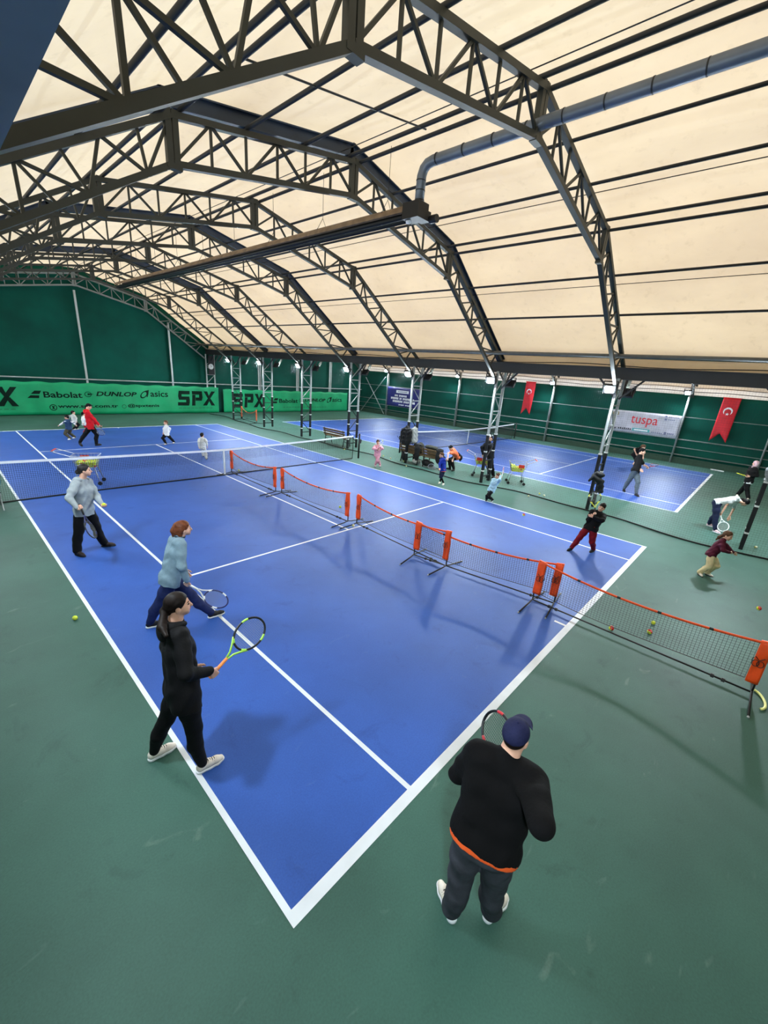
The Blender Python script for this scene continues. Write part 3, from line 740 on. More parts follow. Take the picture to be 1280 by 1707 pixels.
def big_letters(root, x0, x1, z0, z1):
    w = (x1 - x0) / 3.05
    shape(root, block_S(x0, z0, w * .92, z1 - z0)); shape(root, block_P(x0 + w * 1.08, z0, w * .88, z1 - z0)); shape(root, block_X(x0 + w * 2.0, z0, w * 1.0, z1 - z0))
def small_row(root, f, dz=0):
    """the row of sponsors' marks; f maps the first banner's x to this one's"""
    shape(root, [[(f(-2.76), .97 + dz), (f(-2.25), .97 + dz), (f(-2.22), 1.12 + dz), (f(-2.6), 1.12 + dz)], [(f(-2.58), 1.2 + dz), (f(-2.2), 1.2 + dz), (f(-2.1), 1.38 + dz), (f(-2.4), 1.38 + dz)]])
    put(root, 'Babolat', f(-2.03), f(-.18), 1.0 + dz, 1.34 + dz, bold=.02)
    shape(root, ring(f(.12), 1.22 + dz, (f(.3) - f(.12)), .16, .18) + [[(f(.1), 1.17 + dz), (f(.42), 1.24 + dz), (f(.1), 1.28 + dz)]])
    put(root, 'DUNLOP', f(.53), f(2.8), 1.12 + dz, 1.40 + dz, shear=.25, bold=.03)
    shape(root, ring(f(3.22), 1.26 + dz, f(3.42) - f(3.22), .24, .3, sh=.5) + [[(f(3.3), 1.5 + dz), (f(3.55), 1.56 + dz), (f(3.5), 1.3 + dz), (f(3.42), 1.1 + dz), (f(3.36), 1.12 + dz), (f(3.44), 1.4 + dz)]])
    put(root, 'asics', f(3.62), f(4.74), 1.12 + dz, 1.50 + dz, bold=.015)
B1 = big_banner(-7.6, 8.35, 'long bright green sponsor banner below the tall end wall, left one', 1.86, 'a')
big_letters(B1, -5.85, -3.18, .52, 1.55); big_letters(B1, 5.35, 8.05, .55, 1.56)
small_row(B1, lambda x: x)
shape(B1, ring(-1.68, .45, .18, .18, .22) + [[(-1.75, .36), (-1.7, .36), (-1.6, .54), (-1.66, .54)], [(-1.66, .36), (-1.6, .36), (-1.7, .54), (-1.76, .54)]], M_letter)
put(B1, 'www.spx.com.tr', -1.46, 1.65, .36, .60, M_letter, bold=.025)
shape(B1, ring(1.98, .5, .13, .13, .3), M_letter2); put(B1, '@spxtenis', 2.19, 4.13, .40, .66, M_letter, bold=.025)
shape(B1, [[(5.4 + .28 * k, .36), (5.6 + .28 * k, .36), (5.6 + .28 * k, .40), (5.4 + .28 * k, .40)] for k in range(9)] + [[(-5.8 + .28 * k, .34), (-5.6 + .28 * k, .34), (-5.6 + .28 * k, .38), (-5.8 + .28 * k, .38)] for k in range(9)], M_letter2, 'print_lettering')
B2 = big_banner(8.72, 21.3, 'long bright green sponsor banner behind the columns, right one', 1.74, 'b')
big_letters(B2, 9.4, 12.2, .40, 1.46)
small_row(B2, lambda x: 12.85 + (x + 2.76) * (20.6 - 12.85) / (4.74 + 2.76), -.24)
shape(B2, [[(14 + .3 * k, .38), (14.22 + .3 * k, .38), (14.22 + .3 * k, .43), (14 + .3 * k, .43)] for k in range(16)], M_letter2, 'print_lettering')

# banners on the side wall (they face -X)
def side_banner(y0, y1, z0, z1, m, label, x=23.05, dz=0.0):
    root = thing('banner', (x, (y0 + y1) / 2, z0), label, 'banner')
    mb = MB(); mb.grid(lambda s, t: (x + .02 * math.sin(s * 9 + t * 3), y0 + (y1 - y0) * s, z0 + (z1 - z0) * t + dz * s), 30, 8, (.012, 0, 0)); mb.build('sheet', m, root, smooth=True)
    return root
def side_put(root, x, body, ya, z, h, w, m, shear=0, bold=0): lettering(body, m, root, (x - .035, ya, z), (0, -1, 0), (0, 0, 1), h, w, depth=.004, shear=shear, bold=bold)
def side_bars(root, x, rects, m, name='print_lettering'):
    mb = MB()
    for ya, yb, za, zb in rects: mb.box((x - .038, min(ya, yb), za), (x - .034, max(ya, yb), zb))
    mb.build(name, m, root)
M_marble = mat('grey marbled banner print', (176, 176, 188), 0.5, var=0.16, scale=2.2)
M_red_ink = mat('red banner ink', (200, 36, 44), 0.5, var=.05); M_teal_ink = mat('teal banner ink', (70, 160, 166), .5, var=.05)
M_ink = mat('dark banner print', (40, 42, 58), .5, var=.05); M_grey_ink = mat('grey blue banner print', (104, 108, 140), .5, var=.05); M_gold_ink = mat('gold banner print', (150, 138, 100), .5, var=.1)
T = side_banner(-9.50, -5.72, 1.44, 2.72, M_marble, 'grey marbled sponsor banner with red lettering on the side wall')
side_put(T, 23.03, 'tuspa', -6.95, 1.85, .62, 1.45, M_red_ink, bold=.004)
side_bars(T, 23.03, [(-7.15, -8.1, 1.56, 1.74)], M_teal_ink, 'teal_label')
side_bars(T, 23.02, [(-7.25, -8.0, 1.61, 1.68)], M_white_band)
side_bars(T, 23.03, [(-5.9 - .12 * k, -5.98 - .12 * k, 1.56, 1.65) for k in range(3)] + [(-6.35 - .11 * k, -6.42 - .11 * k, 1.58, 1.67 + .02 * (k % 2)) for k in range(7)], M_ink)
side_bars(T, 23.03, [(-8.2 - .1 * k, -8.26 - .1 * k, 1.58, 1.64) for k in range(6)] + [(-8.85, -8.97, 1.56, 1.72)] + [(-9.02 - .09 * k, -9.08 - .09 * k, 1.6, 1.68) for k in range(4)] +
          [(-8.7, -8.82, 2.38, 2.5), (-8.7, -8.8, 2.55, 2.66)] + [(-8.88 - .09 * k, -8.95 - .09 * k, 2.57, 2.62) for k in range(6)] + [(-8.88 - .09 * k, -8.94 - .09 * k, 2.41, 2.46) for k in range(4)], M_grey_ink)
mb = MB(); mb.tube([(22.99, -6.05 + .16 * math.cos(t) * (1 + .2 * math.cos(3 * t)), 2.5 + .1 * math.sin(t)) for t in np.linspace(0, 2 * PI, 15)[:-1]], .03, 5, closed=True); mb.build('crest', M_gold_ink, T)
side_bars(T, 23.03, [(-5.8, -6.3, 2.28, 2.3)], M_grey_ink)
M_navy = mat('navy banner print', (34, 38, 112), 0.5, var=0.2, scale=1.4)
NB = side_banner(9.9, 13.72, .98, 2.66, M_navy, 'navy blue banner with white print on the far part of the side wall')
side_bars(NB, 23.03, [(12.6, 11.1, 2.18, 2.42)], M_white_band, 'white_label'); side_bars(NB, 23.02, [(12.4, 11.3, 2.27, 2.33)], M_grey_ink)
def words_row(y, z, h, lens):
    out = []
    for n in lens:
        for k in range(n): out.append((y, y - .10, z + (.02 if k % 3 == 1 else 0), z + h)); y -= .135
        y -= .12
    return out
side_bars(NB, 23.03, words_row(12.75, 1.86, .16, (3, 7)) + words_row(13.2, 1.6, .18, (7, 2, 8, 1)) + words_row(12.95, 1.34, .18, (9, 5, 4)) + words_row(12.2, 1.1, .10, (5, 4)), M_white_band)
M_flag = mat('red flag cloth', (190, 18, 34), .6, var=.14, scale=4, bump=.2, bscale=5)
def flag(yl, yr, ztop, zb, label, tilt):
    x = 22.95; w = yl - yr; hgt = ztop - zb; yc = (yl + yr) / 2
    root = thing('pennant', (x, yc, zb), label, 'flag', 'red hanging flags')
    mb = MB(); n = 14
    def fn(s, t):
        lo = zb + hgt * .20 * (1 - abs(2 * s - 1)); z = lo + (ztop - lo) * t
        return (x + .03 * math.sin(s * 5 + t * 4), yl - w * s + tilt * (1 - t), z)
    mb.grid(fn, n, 16, (.008, 0, 0)); cl = mb.build('cloth', M_flag, root, smooth=True)
    mb = MB(); mb.tube([(x, yl + .05, ztop), (x, yr - .05, ztop)], .015, 6); mb.build('flag_rod', M_red_ink, root)
    cy = yc + tilt * .34; cz = zb + hgt * .70; R = w * .27; P = []
    # crescent open downwards, star below it
    mb = MB(); N = 26
    for k in range(N):
        a = [math.radians(-52 + 284 * q / N) for q in (k, k + 1)]
        o = [(R * math.cos(t), R * math.sin(t)) for t in a]
        th = [R * .42 * max(0.0, math.sin(PI * q / N)) ** .6 for q in (k, k + 1)]
        i_ = [((R - th[j]) * math.cos(a[j]), (R - th[j]) * math.sin(a[j])) for j in (0, 1)]
        mb.prism([(x - .04, cy - p[0], cz + p[1]) for p in (o[0], o[1], i_[1], i_[0])], (-.004, 0, 0))
    mb.build('crescent', M_white_band, root)
    st = []
    for k in range(10):
        r = R * .42 if k % 2 == 0 else R * .17; t = PI / 2 + k * PI / 5; st.append((x - .04, cy - r * math.cos(t), cz - R * .72 + r * math.sin(t)))
    mb = MB(); mb.prism(st, (-.004, 0, 0)); mb.build('star', M_white_band, root)
flag(.22, -.48, 4.0, 1.72, 'red flag with white crescent near the white cap column, the farther of two', .04)
flag(-11.12, -11.88, 3.92, 1.55, 'red flag with white crescent right of the grey banner, the nearer of two', .06)
# clock on a dark board at the end wall column
root = thing('wall_clock', (8.0, 17.38, 3.3), 'round white wall clock on a dark board between the last column tubes', 'clock')
mb = MB(); mb.box((7.70, 17.40, 2.75), (8.14, 17.44, 4.05)); mb.build('back_board', M_black, root)
mb = MB(); mb.tube([(7.86, 17.40, 3.3), (7.86, 17.35, 3.3)], .19, 24); mb.build('clock_face', M_white_band, root)
mb = MB(); mb.tube([(7.86 + .19 * math.cos(t), 17.35, 3.3 + .19 * math.sin(t)) for t in np.linspace(0, 2 * PI, 25)[:-1]], .012, 6, closed=True); mb.build('clock_rim', M_galv, root)
mb = MB(); mb.bar((7.86, 17.34, 3.3), (7.97, 17.34, 3.36), .015); mb.bar((7.86, 17.34, 3.3), (7.83, 17.34, 3.45), .01); mb.build('clock_hands', M_black, root)

# ------------------------------------------------------------------ radiant heater under the ridge with its flue
root = thing('radiant_heater', (.3, 1.0, 6.6), 'long tube heater with rusty reflector hung under the roof ridge', 'heater')
HY0, HY1, HX, HZ = -7.35, 9.8, .28, 6.62
mb = MB(); mb.grid(lambda s, t: (HX + .20 * math.sin((t - .5) * 2.9), HY0 + (HY1 - HY0) * s, HZ - .03 + .17 * math.cos((t - .5) * 3.0)), 30, 10, (0, 0, .012)); mb.build('reflector_hood', M_rust, root, smooth=True)
for dx in (-.09, .09):
    mb = MB(); mb.tube([(HX + dx, HY0, HZ - .05), (HX + dx, HY1, HZ - .05)], .05, 10); mb.build('burner_tube', M_black, root, smooth=True)
mb = MB(); mb.tube([(HX - .09, HY1, HZ - .05), (HX - .06, HY1 + .1, HZ - .05), (HX + .06, HY1 + .1, HZ - .05), (HX + .09, HY1, HZ - .05)], .05, 8); mb.build('return_bend', M_black, root, smooth=True)
mb = MB(); mb.box((HX - .22, HY0 - .38, HZ - .14), (HX + .08, HY0, HZ + .12)); mb.box((HX + .08, HY0 - .3, HZ - .1), (HX + .26, HY0 - .08, HZ + .06)); mb.tube([(HX + .2, HY0 - .34, HZ - .08), (HX + .2, HY0 - .5, HZ - .08)], .07, 10); mb.build('burner_box', M_black, root)
mb = MB(); mb.tube([(HX - .12, HY0 - .05, HZ - .16), (HX - .12, HY0 - .12, HZ - .17)], .035, 8); mb.build('sight_glass', M_white_band, root)
for y in np.linspace(HY0 + .6, HY1 - .5, 9):
    mb = MB(); mb.tube([(HX - .16, y, HZ + .08), (HX, y, HZ + .34), (HX, y, up_z(HX) + .02)], .006, 4); mb.tube([(HX + .16, y, HZ + .08), (HX, y, HZ + .34)], .006, 4); mb.build('hanger_chain', M_dark, root)
M_flue = mat('spiral grey duct', (104, 112, 124), .4, .3, var=.12, scale=3)
root = thing('flue_pipe', (.27, -10.8, 7.36), 'long grey spiral flue pipe bending down to the heater', 'pipe')
FP = [(.28, -7.55, 6.72), (.28, -7.56, 7.18), (.28, -7.60, 7.28), (.28, -7.68, 7.34), (.28, -7.8, 7.36), (.27, -10, 7.36), (.26, -14, 7.36), (.26, -18.1, 7.36)]
mb = MB(); mb.tube(FP, .085, 16); mb.build('duct', M_flue, root, smooth=True)
mb = MB()
for y in np.arange(-17.8, -7.8, .55): mb.tube([(.265, y, 7.36), (.265, y + .018, 7.36)], .089, 16)
for z in (6.8, 6.95, 7.1): mb.tube([(.28, -7.555, z), (.28, -7.556, z + .018)], .089, 16)
mb.build('seam', M_dark, root, smooth=True)

# ------------------------------------------------------------------ tennis balls
M_ball = mat('yellow felt', (212, 226, 62), .9, var=.12, scale=60); M_ball_old = mat('worn yellow felt', (196, 196, 96), .9, var=.2, scale=40)
M_ball_red = mat('red felt', (212, 40, 36), .9, var=.12, scale=40); M_seam = mat('white ball seam', (236, 236, 228), .7); M_ball_w = mat('pale washed felt', (226, 216, 186), .9, var=.1, scale=40)
def ball_mesh(ma, mbb, r, rot=0.0):
    mb = MB(); mb.cm = 0; mb.sphere((0, 0, 0), r, 18, 12)
    V = np.array(mb.v); Rm = Matrix.Rotation(rot, 3, 'X') @ Matrix.Rotation(rot * 1.7, 3, 'Y')
    fm = []
    for f in mb.f:
        c = np.array(Rm @ Vector(V[list(f)].mean(0))); fm.append(0 if c[2] > -.0 else 1)
    mb.fm = fm; mb.cm = 2
    path = [np.array(Rm.transposed() @ Vector(unit((math.cos(t) * .8, math.sin(t) * .8, .62 * math.sin(2 * t))))) * r for t in np.linspace(0, 2 * PI, 33)[:-1]]
    mb.tube(path, r * .045, 4, closed=True)
    me = bpy.data.meshes.new('ball'); me.from_pydata([tuple(v) for v in mb.v], [], mb.f)
    for m in (ma, mbb, M_seam): me.materials.append(m)
    me.polygons.foreach_set('material_index', mb.fm); me.polygons.foreach_set('use_smooth', [True] * len(me.polygons)); me.update(); return me
ME_Y = [ball_mesh(M_ball, M_ball, .034, q) for q in (.3, 1.4)]; ME_R = [ball_mesh(M_ball_red, M_ball, .039, q) for q in (.5, .3, -.5)]; ME_W = [ball_mesh(M_ball_w, M_ball_old, .034, .9)]
def ball(p, me, label, group=None):
    o = bpy.data.objects.new('tennis_ball', me); COL.objects.link(o); o.location = tuple(float(q) for q in p); o.rotation_euler = (0, 0, random.uniform(2, 4)) if me in ME_R else (random.uniform(0, 6), random.uniform(0, 6), random.uniform(0, 6))
    return tag(o, label, 'tennis ball', group)
def fball(u, v, me, label, z=.036, g='balls lying on the floor'): ball(onz(u, v, z), me, label, g)
fball(125, 1030, ME_Y[0], 'yellow tennis ball alone on the green floor left of the near court')
fball(1019, 1047, ME_R[0], 'red and yellow ball behind the nearest portable net, close to the baseline')
fball(1083, 1053, ME_R[1], 'red ball below the yellow one, seen through the nearest portable net')
fball(1089, 1038, ME_Y[0], 'yellow ball just past the tape of the nearest portable net')
ball(upright(1265, 1014, onz(1264, 1023), 0), ME_R[0], 'red and yellow ball bouncing near the right edge of the photo', 'balls in the air')
ball(upright(873, 858, onz(868, 880), 0), ME_R[1], 'red ball flying over the right alley of the near court', 'balls in the air')
fball(1260, 912, ME_W[0], 'pale and brown ball beside the foot of the rightmost dark column', .04)
fball(881, 827, ME_W[0], 'darker ball lying below the pair of balls by the divider rope'); fball(899, 823, ME_W[0], 'pale ball left in the pair by the divider rope'); fball(907, 826, ME_W[0], 'pale ball right in the pair by the divider rope')
fball(567, 845, ME_Y[1], 'yellow ball behind the second portable net'); fball(589, 876, ME_W[0], 'ball at the feet of the nets where they meet the service line')
fball(677, 777, ME_W[0], 'pale ball in front of the loaded benches'); fball(674, 769, ME_R[0], 'reddish ball at the foot of the jackets column'); fball(651, 764, ME_W[0], 'pale ball on the divider rope, right of the girl in pink'); fball(639, 760, ME_W[0], 'pale ball on the divider rope, just beside the girl in pink')
fball(574, 749, ME_W[0], 'pale ball on the floor under the empty bench'); fball(398, 784, ME_W[0], 'pale ball under the portable net next to the big net')

# ------------------------------------------------------------------ ball carts
M_wire = mat('chrome wire', (180, 184, 188), .3, .7, var=.06); M_redp = mat('red plastic', (196, 52, 36), .45, var=.08); M_tyre = mat('black rubber', (22, 22, 24), .7)
def ball_cart(x, y, rz, label, n, seedv, where, hlen=.46, face=-1):
    root = thing('ball_cart', (x, y, 0), label, 'ball cart', 'wheeled ball carts')
    c, s = math.cos(rz), math.sin(rz)
    def w(px, py, pz): return (x + c * px - s * py, y + s * px + c * py, pz)
    zb, zt = .50, .86
    lo = [(-.22, -.17), (.22, -.17), (.22, .17), (-.22, .17)]; hi = [(-.32, -.24), (.34, -.24), (.34, .24), (-.32, .24)]
    def side(k, t, q):
        a = np.array(lo[k]) * (1 - t) + np.array(hi[k]) * t; b = np.array(lo[(k + 1) % 4]) * (1 - t) + np.array(hi[(k + 1) % 4]) * t; p = a * (1 - q) + b * q; return w(p[0], p[1], zb + (zt - zb) * t)
    mb = MB()
    for k in range(4):
        for j in range(8): mb.tube([side(k, 0, j / 8), side(k, 1, j / 8)], .003, 4)
        for t in (0, .25, .5, .75, 1): mb.tube([side(k, t, 0), side(k, t, 1)], .004 if t < 1 else .009, 5)
    for j in range(9): mb.tube([w(-.22 + .055 * j, -.17, zb), w(-.22 + .055 * j, .17, zb)], .003, 4)
    for j in range(7): mb.tube([w(-.22, -.17 + .0567 * j, zb), w(.22, -.17 + .0567 * j, zb)], .003, 4)
    mb.build('wire_basket', M_wire, root)
    mb = MB(); mb.obox(w(.10, face * .245, .74), (c, s, 0), (-s, c, 0), (0, 0, 1), .22, .012, .13); mb.build('front_plate', M_redp, root)
    mb = MB(); hy = .24
    mb.tube([w(.34, -.22, zt), w(.34 + hlen * .6, -.22, zt + .12), w(.34 + hlen * .7, -.2, zt + .14), w(.34 + hlen * .7, .2, zt + .14), w(.34 + hlen * .6, .22, zt + .12), w(.34, .22, zt)], .011, 6); h = mb.build('push_handle', M_wire, root)
    mb = MB(); mb.tube([w(.34 + hlen * .7, -.19, zt + .14), w(.34 + hlen * .7, .19, zt + .14)], .018, 8); mb.build('grip', M_redp, h)
    for px, py in ((-.2, -.16), (.2, -.16), (.2, .16), (-.2, .16)):
        mb = MB(); mb.tube([w(px, py, zb), w(px * 1.5, py * 1.5, .10)], .014, 8); lg = mb.build('leg', M_wire, root, smooth=True)
        mb = MB(); q = w(px * 1.5, py * 1.5, .055); mb.tube([np.array(q) - np.array((-s, c, 0)) * .02, np.array(q) + np.array((-s, c, 0)) * .02], .055, 14); mb.build('wheel', M_tyre, lg)
    mb = MB(); mb.tube([w(-.25, -.2, .33), w(.25, -.2, .33)], .008, 5); mb.tube([w(-.25, .2, .33), w(.25, .2, .33)], .008, 5); mb.build('cross_bar', M_wire, root)
    rnd = random.Random(seedv); k = 0; lay = 0
    while k < n:
        z = zb + .04 + lay * .058; t = (z - zb) / (zt - zb); ax = .20 + .10 * t - .02; ay = .15 + .07 * t - .01
        i = 0
        px = -ax + (.035 if lay % 2 else 0)
        while px <= ax and k < n:
            py = -ay + (.035 if lay % 2 else 0)
            while py <= ay and k < n:
                p = w(px + rnd.uniform(-.004, .004), py + rnd.uniform(-.004, .004), z)
                o = bpy.data.objects.new('tennis_ball', ME_Y[k % 2] if rnd.random() < .86 else ME_R[k % 3]); COL.objects.link(o); o.location = p; o.rotation_euler = (rnd.uniform(0, 6), rnd.uniform(0, 6), 0)
                tag(o, 'tennis ball heaped in the wire cart ' + where, 'tennis ball', 'balls heaped in the cart ' + where)
                k += 1; py += .074
            px += .074
        lay += 1
    return root
ball_cart(8.62, -5.08, 2.0, 'chrome wire ball cart the person in the white cap reaches into', 84, 1, 'at the white cap person', face=1)
ball_cart(8.80, -6.55, -.95, 'chrome wire ball cart standing free behind the child in light blue', 92, 2, 'behind the light blue child')
ball_cart(-3.72, .95, 2.7, 'wire ball cart with red handle behind the woman in the grey hoodie', 84, 3, 'behind the grey hoodie woman', .6)

# ------------------------------------------------------------------ benches, bags, jackets
M_wood = mat('weathered bench wood', (112, 88, 58), .65, var=.25, scale=12); M_iron = mat('black cast iron', (24, 24, 26), .5)
def bench(y0, y1, x, label):
    root = thing('bench', (x, (y0 + y1) / 2, 0), label, 'bench', 'slatted benches by the divider net')
    for y in (y0 + .12, y1 - .12):
        mb = MB()
        mb.tube([(x - .22, y, .02), (x - .17, y, .42), (x + .22, y, .42), (x + .26, y, .02)], .024, 8); mb.tube([(x - .17, y, .42), (x - .27, y, .86)], .022, 8); mb.tube([(x - .17, y, .3), (x + .24, y, .16)], .015, 6)
        mb.build('end_frame', M_iron, root, smooth=True)
    for k in range(4):
        mb = MB(); mb.box((x - .16 + .105 * k, y0, .44), (x - .075 + .105 * k, y1, .47)); mb.build('seat_slat', M_wood, root)
    for k in range(3):
        z = .55 + .12 * k; xx = x - .20 - .025 * k; mb = MB(); mb.obox((xx, (y0 + y1) / 2, z), (1, 0, .22), (0, 1, 0), (-.22, 0, 1), .025, y1 - y0, .085); mb.build('back_slat', M_wood, root)
    return root
bench(2.2, 3.9, 7.72, 'empty slatted bench behind the end of the near net')
bench(-2.50, -1.30, 7.95, 'slatted bench heaped with bags, touching the jackets column')
bench(-3.72, -2.58, 7.95, 'slatted bench heaped with bags, behind the child in royal blue')
M_bag = mat('black bag nylon', (28, 29, 32), .6, var=.2, scale=14, bump=.3, bscale=20); M_bag2 = mat('olive black bag cloth', (50, 52, 44), .7, var=.2, scale=14, bump=.3, bscale=20)
M_whitebag = mat('white plastic bag', (226, 228, 228), .45, var=.08, scale=9, bump=.5, bscale=16); M_jk = mat('black jacket cloth', (20, 21, 24), .75, var=.2, scale=9, bump=.4, bscale=10)
M_pale = mat('pale silver cloth', (170, 174, 172), .5, var=.2, scale=8)
def soft(name, label, cat, parts, m, vox=.012, group=None, wr=.006, strap=None, caps=()):
    pts = [q[0] for q in parts] + [q[0] for q in caps] + [q[1] for q in caps]
    c = np.mean(pts, axis=0); base = np.array([c[0], c[1], min(q[2] for q in pts)])
    root = thing(name, base, label, cat, group)
    S = Solid()
    for c_, r_ in parts: S.ell(c_, r_, k=.05)
    for a_, b_, ra, rb in caps: S.cap(a_, b_, ra, rb, k=.03)
    S.wrinkle(wr, 34, c[1]); S.build('shell', m, root, vox)
    if strap is not None:
        mb = MB(); mb.tube(strap, .012, 6); mb.build('strap', M_black, root, smooth=True)
    return root
soft('duffel_bag', 'black duffel bag on the loaded bench next to the jackets column', 'bag', [((8.0, -1.72, .63), (.17, .30, .16)), ((8.0, -1.95, .62), (.15, .2, .14))], M_bag, strap=[(8, -1.5, .7), (8, -1.75, .88), (8, -2.0, .7)])
soft('backpack', 'dark backpack leaning on the right part of the jackets bench', 'bag', [((8.0, -2.28, .74), (.15, .2, .26)), ((8.08, -2.28, .64), (.12, .16, .14))], M_bag2, strap=[(7.86, -2.23, .9), (7.83, -2.28, .7), (7.87, -2.28, .52)])
soft('sports_bag', 'black sports bag on the bench behind the child in royal blue', 'bag', [((8.0, -2.95, .67), (.17, .28, .2)), ((8.0, -3.2, .63), (.16, .2, .15))], M_bag, strap=[(8, -2.75, .76), (8, -2.95, .96), (8, -3.15, .76)])
soft('jacket', 'dark jacket thrown over the right end of the loaded benches', 'jacket', [((7.74, -3.52, .86), (.12, .18, .10)), ((7.66, -3.54, .58), (.06, .16, .28)), ((7.98, -3.5, .55), (.16, .16, .08))], M_jk)
soft('plastic_bag', 'white plastic bag on top of the bench by the jackets column', 'bag', [((7.9, -1.45, .62), (.14, .14, .16)), ((7.92, -1.62, .60), (.1, .1, .12))], M_whitebag)
soft('coat', 'dark coat hanging over the backrest of the bench by the jackets column', 'coat', [((7.68, -2.36, .74), (.08, .15, .2)), ((7.66, -2.36, .46), (.07, .14, .24)), ((7.76, -2.34, .92), (.11, .16, .07))], M_jk)
soft('coat', 'olive black coat heaped on top of the bench behind the child in royal blue', 'coat', [((7.86, -2.88, .90), (.14, .24, .09)), ((7.9, -3.12, .88), (.12, .18, .09))], M_bag2)
soft('shoe_bag', 'black drawstring bag by the column end of the loaded benches', 'bag', [((7.86, -1.5, .3), (.13, .14, .26))], M_bag)
soft('plastic_bag', 'white plastic bag under the loaded bench', 'bag', [((7.95, -2.15, .12), (.14, .2, .11)), ((7.95, -2.3, .15), (.1, .1, .1))], M_whitebag)
soft('gym_bag', 'black bag on the floor under the loaded benches', 'bag', [((7.95, -2.72, .17), (.16, .24, .15)), ((7.95, -2.95, .15), (.14, .18, .13))], M_bag)
soft('jacket', 'black jacket hanging on the jackets column', 'jacket', [], M_jk, wr=.012, strap=[(7.56, -1.82, 1.62), (7.6, -1.8, 1.74), (7.6, -1.8, 1.84)], caps=[((7.53, -1.8, 1.62), (7.52, -1.66, 1.50), .06, .08), ((7.53, -1.8, 1.62), (7.52, -1.96, 1.50), .06, .08), ((7.52, -1.70, 1.48), (7.52, -1.68, .95), .09, .11), ((7.52, -1.92, 1.48), (7.52, -1.92, .95), .09, .11), ((7.52, -1.81, 1.5), (7.52, -1.8, .92), .09, .10), ((7.50, -1.58, 1.46), (7.50, -1.54, .98), .07, .055), ((7.50, -2.04, 1.46), (7.50, -2.06, 1.02), .07, .055)])
soft('jacket', 'silver and green jacket hanging on the jackets column, beside the black one', 'jacket', [], M_pale, wr=.012, strap=[(7.9, -1.92, 1.6), (7.92, -1.86, 1.72), (7.92, -1.8, 1.78)], caps=[((7.9, -1.94, 1.6), (7.78, -1.94, 1.5), .05, .07), ((7.9, -1.94, 1.6), (8.02, -1.94, 1.5), .05, .07), ((7.8, -1.94, 1.48), (7.80, -1.96, 1.0), .08, .09), ((8.0, -1.94, 1.48), (8.02, -1.96, 1.02), .08, .09), ((7.9, -1.94, 1.5), (7.91, -1.96, .98), .08, .09)])
soft('backpack', 'black bag hanging on the column behind the boy in red trousers', 'bag', [], M_bag, wr=.01, strap=[(7.6, -9.8, 1.2), (7.62, -9.74, 1.4), (7.66, -9.74, 1.5)], caps=[((7.53, -9.76, 1.24), (7.6, -9.9, 1.22), .08, .08), ((7.52, -9.72, 1.14), (7.62, -9.9, 1.0), .10, .10), ((7.62, -9.9, 1.0), (7.66, -9.96, .70), .10, .08), ((7.5, -9.68, 1.1), (7.47, -9.60, .98), .05, .035)])
g_ = onx(1284, 786, 7.58); soft('jacket', 'pale grey cloth hung on the rightmost dark column', 'jacket', [(g_, (.05, .10, .16)), (g_ + np.array([0, -.05, -.15]), (.05, .09, .12))], mat('grey hung cloth', (124, 128, 130), .8))

# white strip lying along the side wall, chair at the left edge
g = onz(1184, 783); g2 = onz(1206, 787); mb = MB(); mb.bar(g + np.array([0, 0, .03]), g2 + np.array([0, 0, .03]), .10, .05); tag(mb.build('plastic_tube', M_white_band, origin=g), 'white strip lying on the floor near the side wall', 'strip')
root = thing('folding_chair', (-5.95, -.45, 0), 'folding chair at the left edge of the photo by the end of the net', 'chair')
cx, cy = -6.02, -.5
for px in (-.2, .2):
    mb = MB(); mb.tube([(cx + px, cy - .22, .02), (cx + px, cy + .2, .45), (cx + px, cy + .26, .86)], .012, 6); mb.build('back_frame', M_post, root)
    mb = MB(); mb.tube([(cx + px, cy + .24, .02), (cx + px, cy - .2, .45)], .012, 6); mb.build('leg', M_post, root)
mb = MB(); mb.box((cx - .21, cy - .21, .44), (cx + .21, cy + .2, .465)); mb.build('seat', M_black, root)
mb = MB(); mb.box((cx - .2, cy + .2, .62), (cx + .2, cy + .26, .84)); mb.build('backrest', M_black, root)
soft('jacket', 'teal jacket draped over the chair at the left edge', 'jacket', [((cx, cy + .22, .86), (.27, .08, .12)), ((cx + .05, cy + .3, .62), (.24, .06, .26)), ((cx + .02, cy + .14, .66), (.2, .06, .2))], mat('teal jacket cloth', (32, 92, 104), .7, var=.2, scale=9), .012)
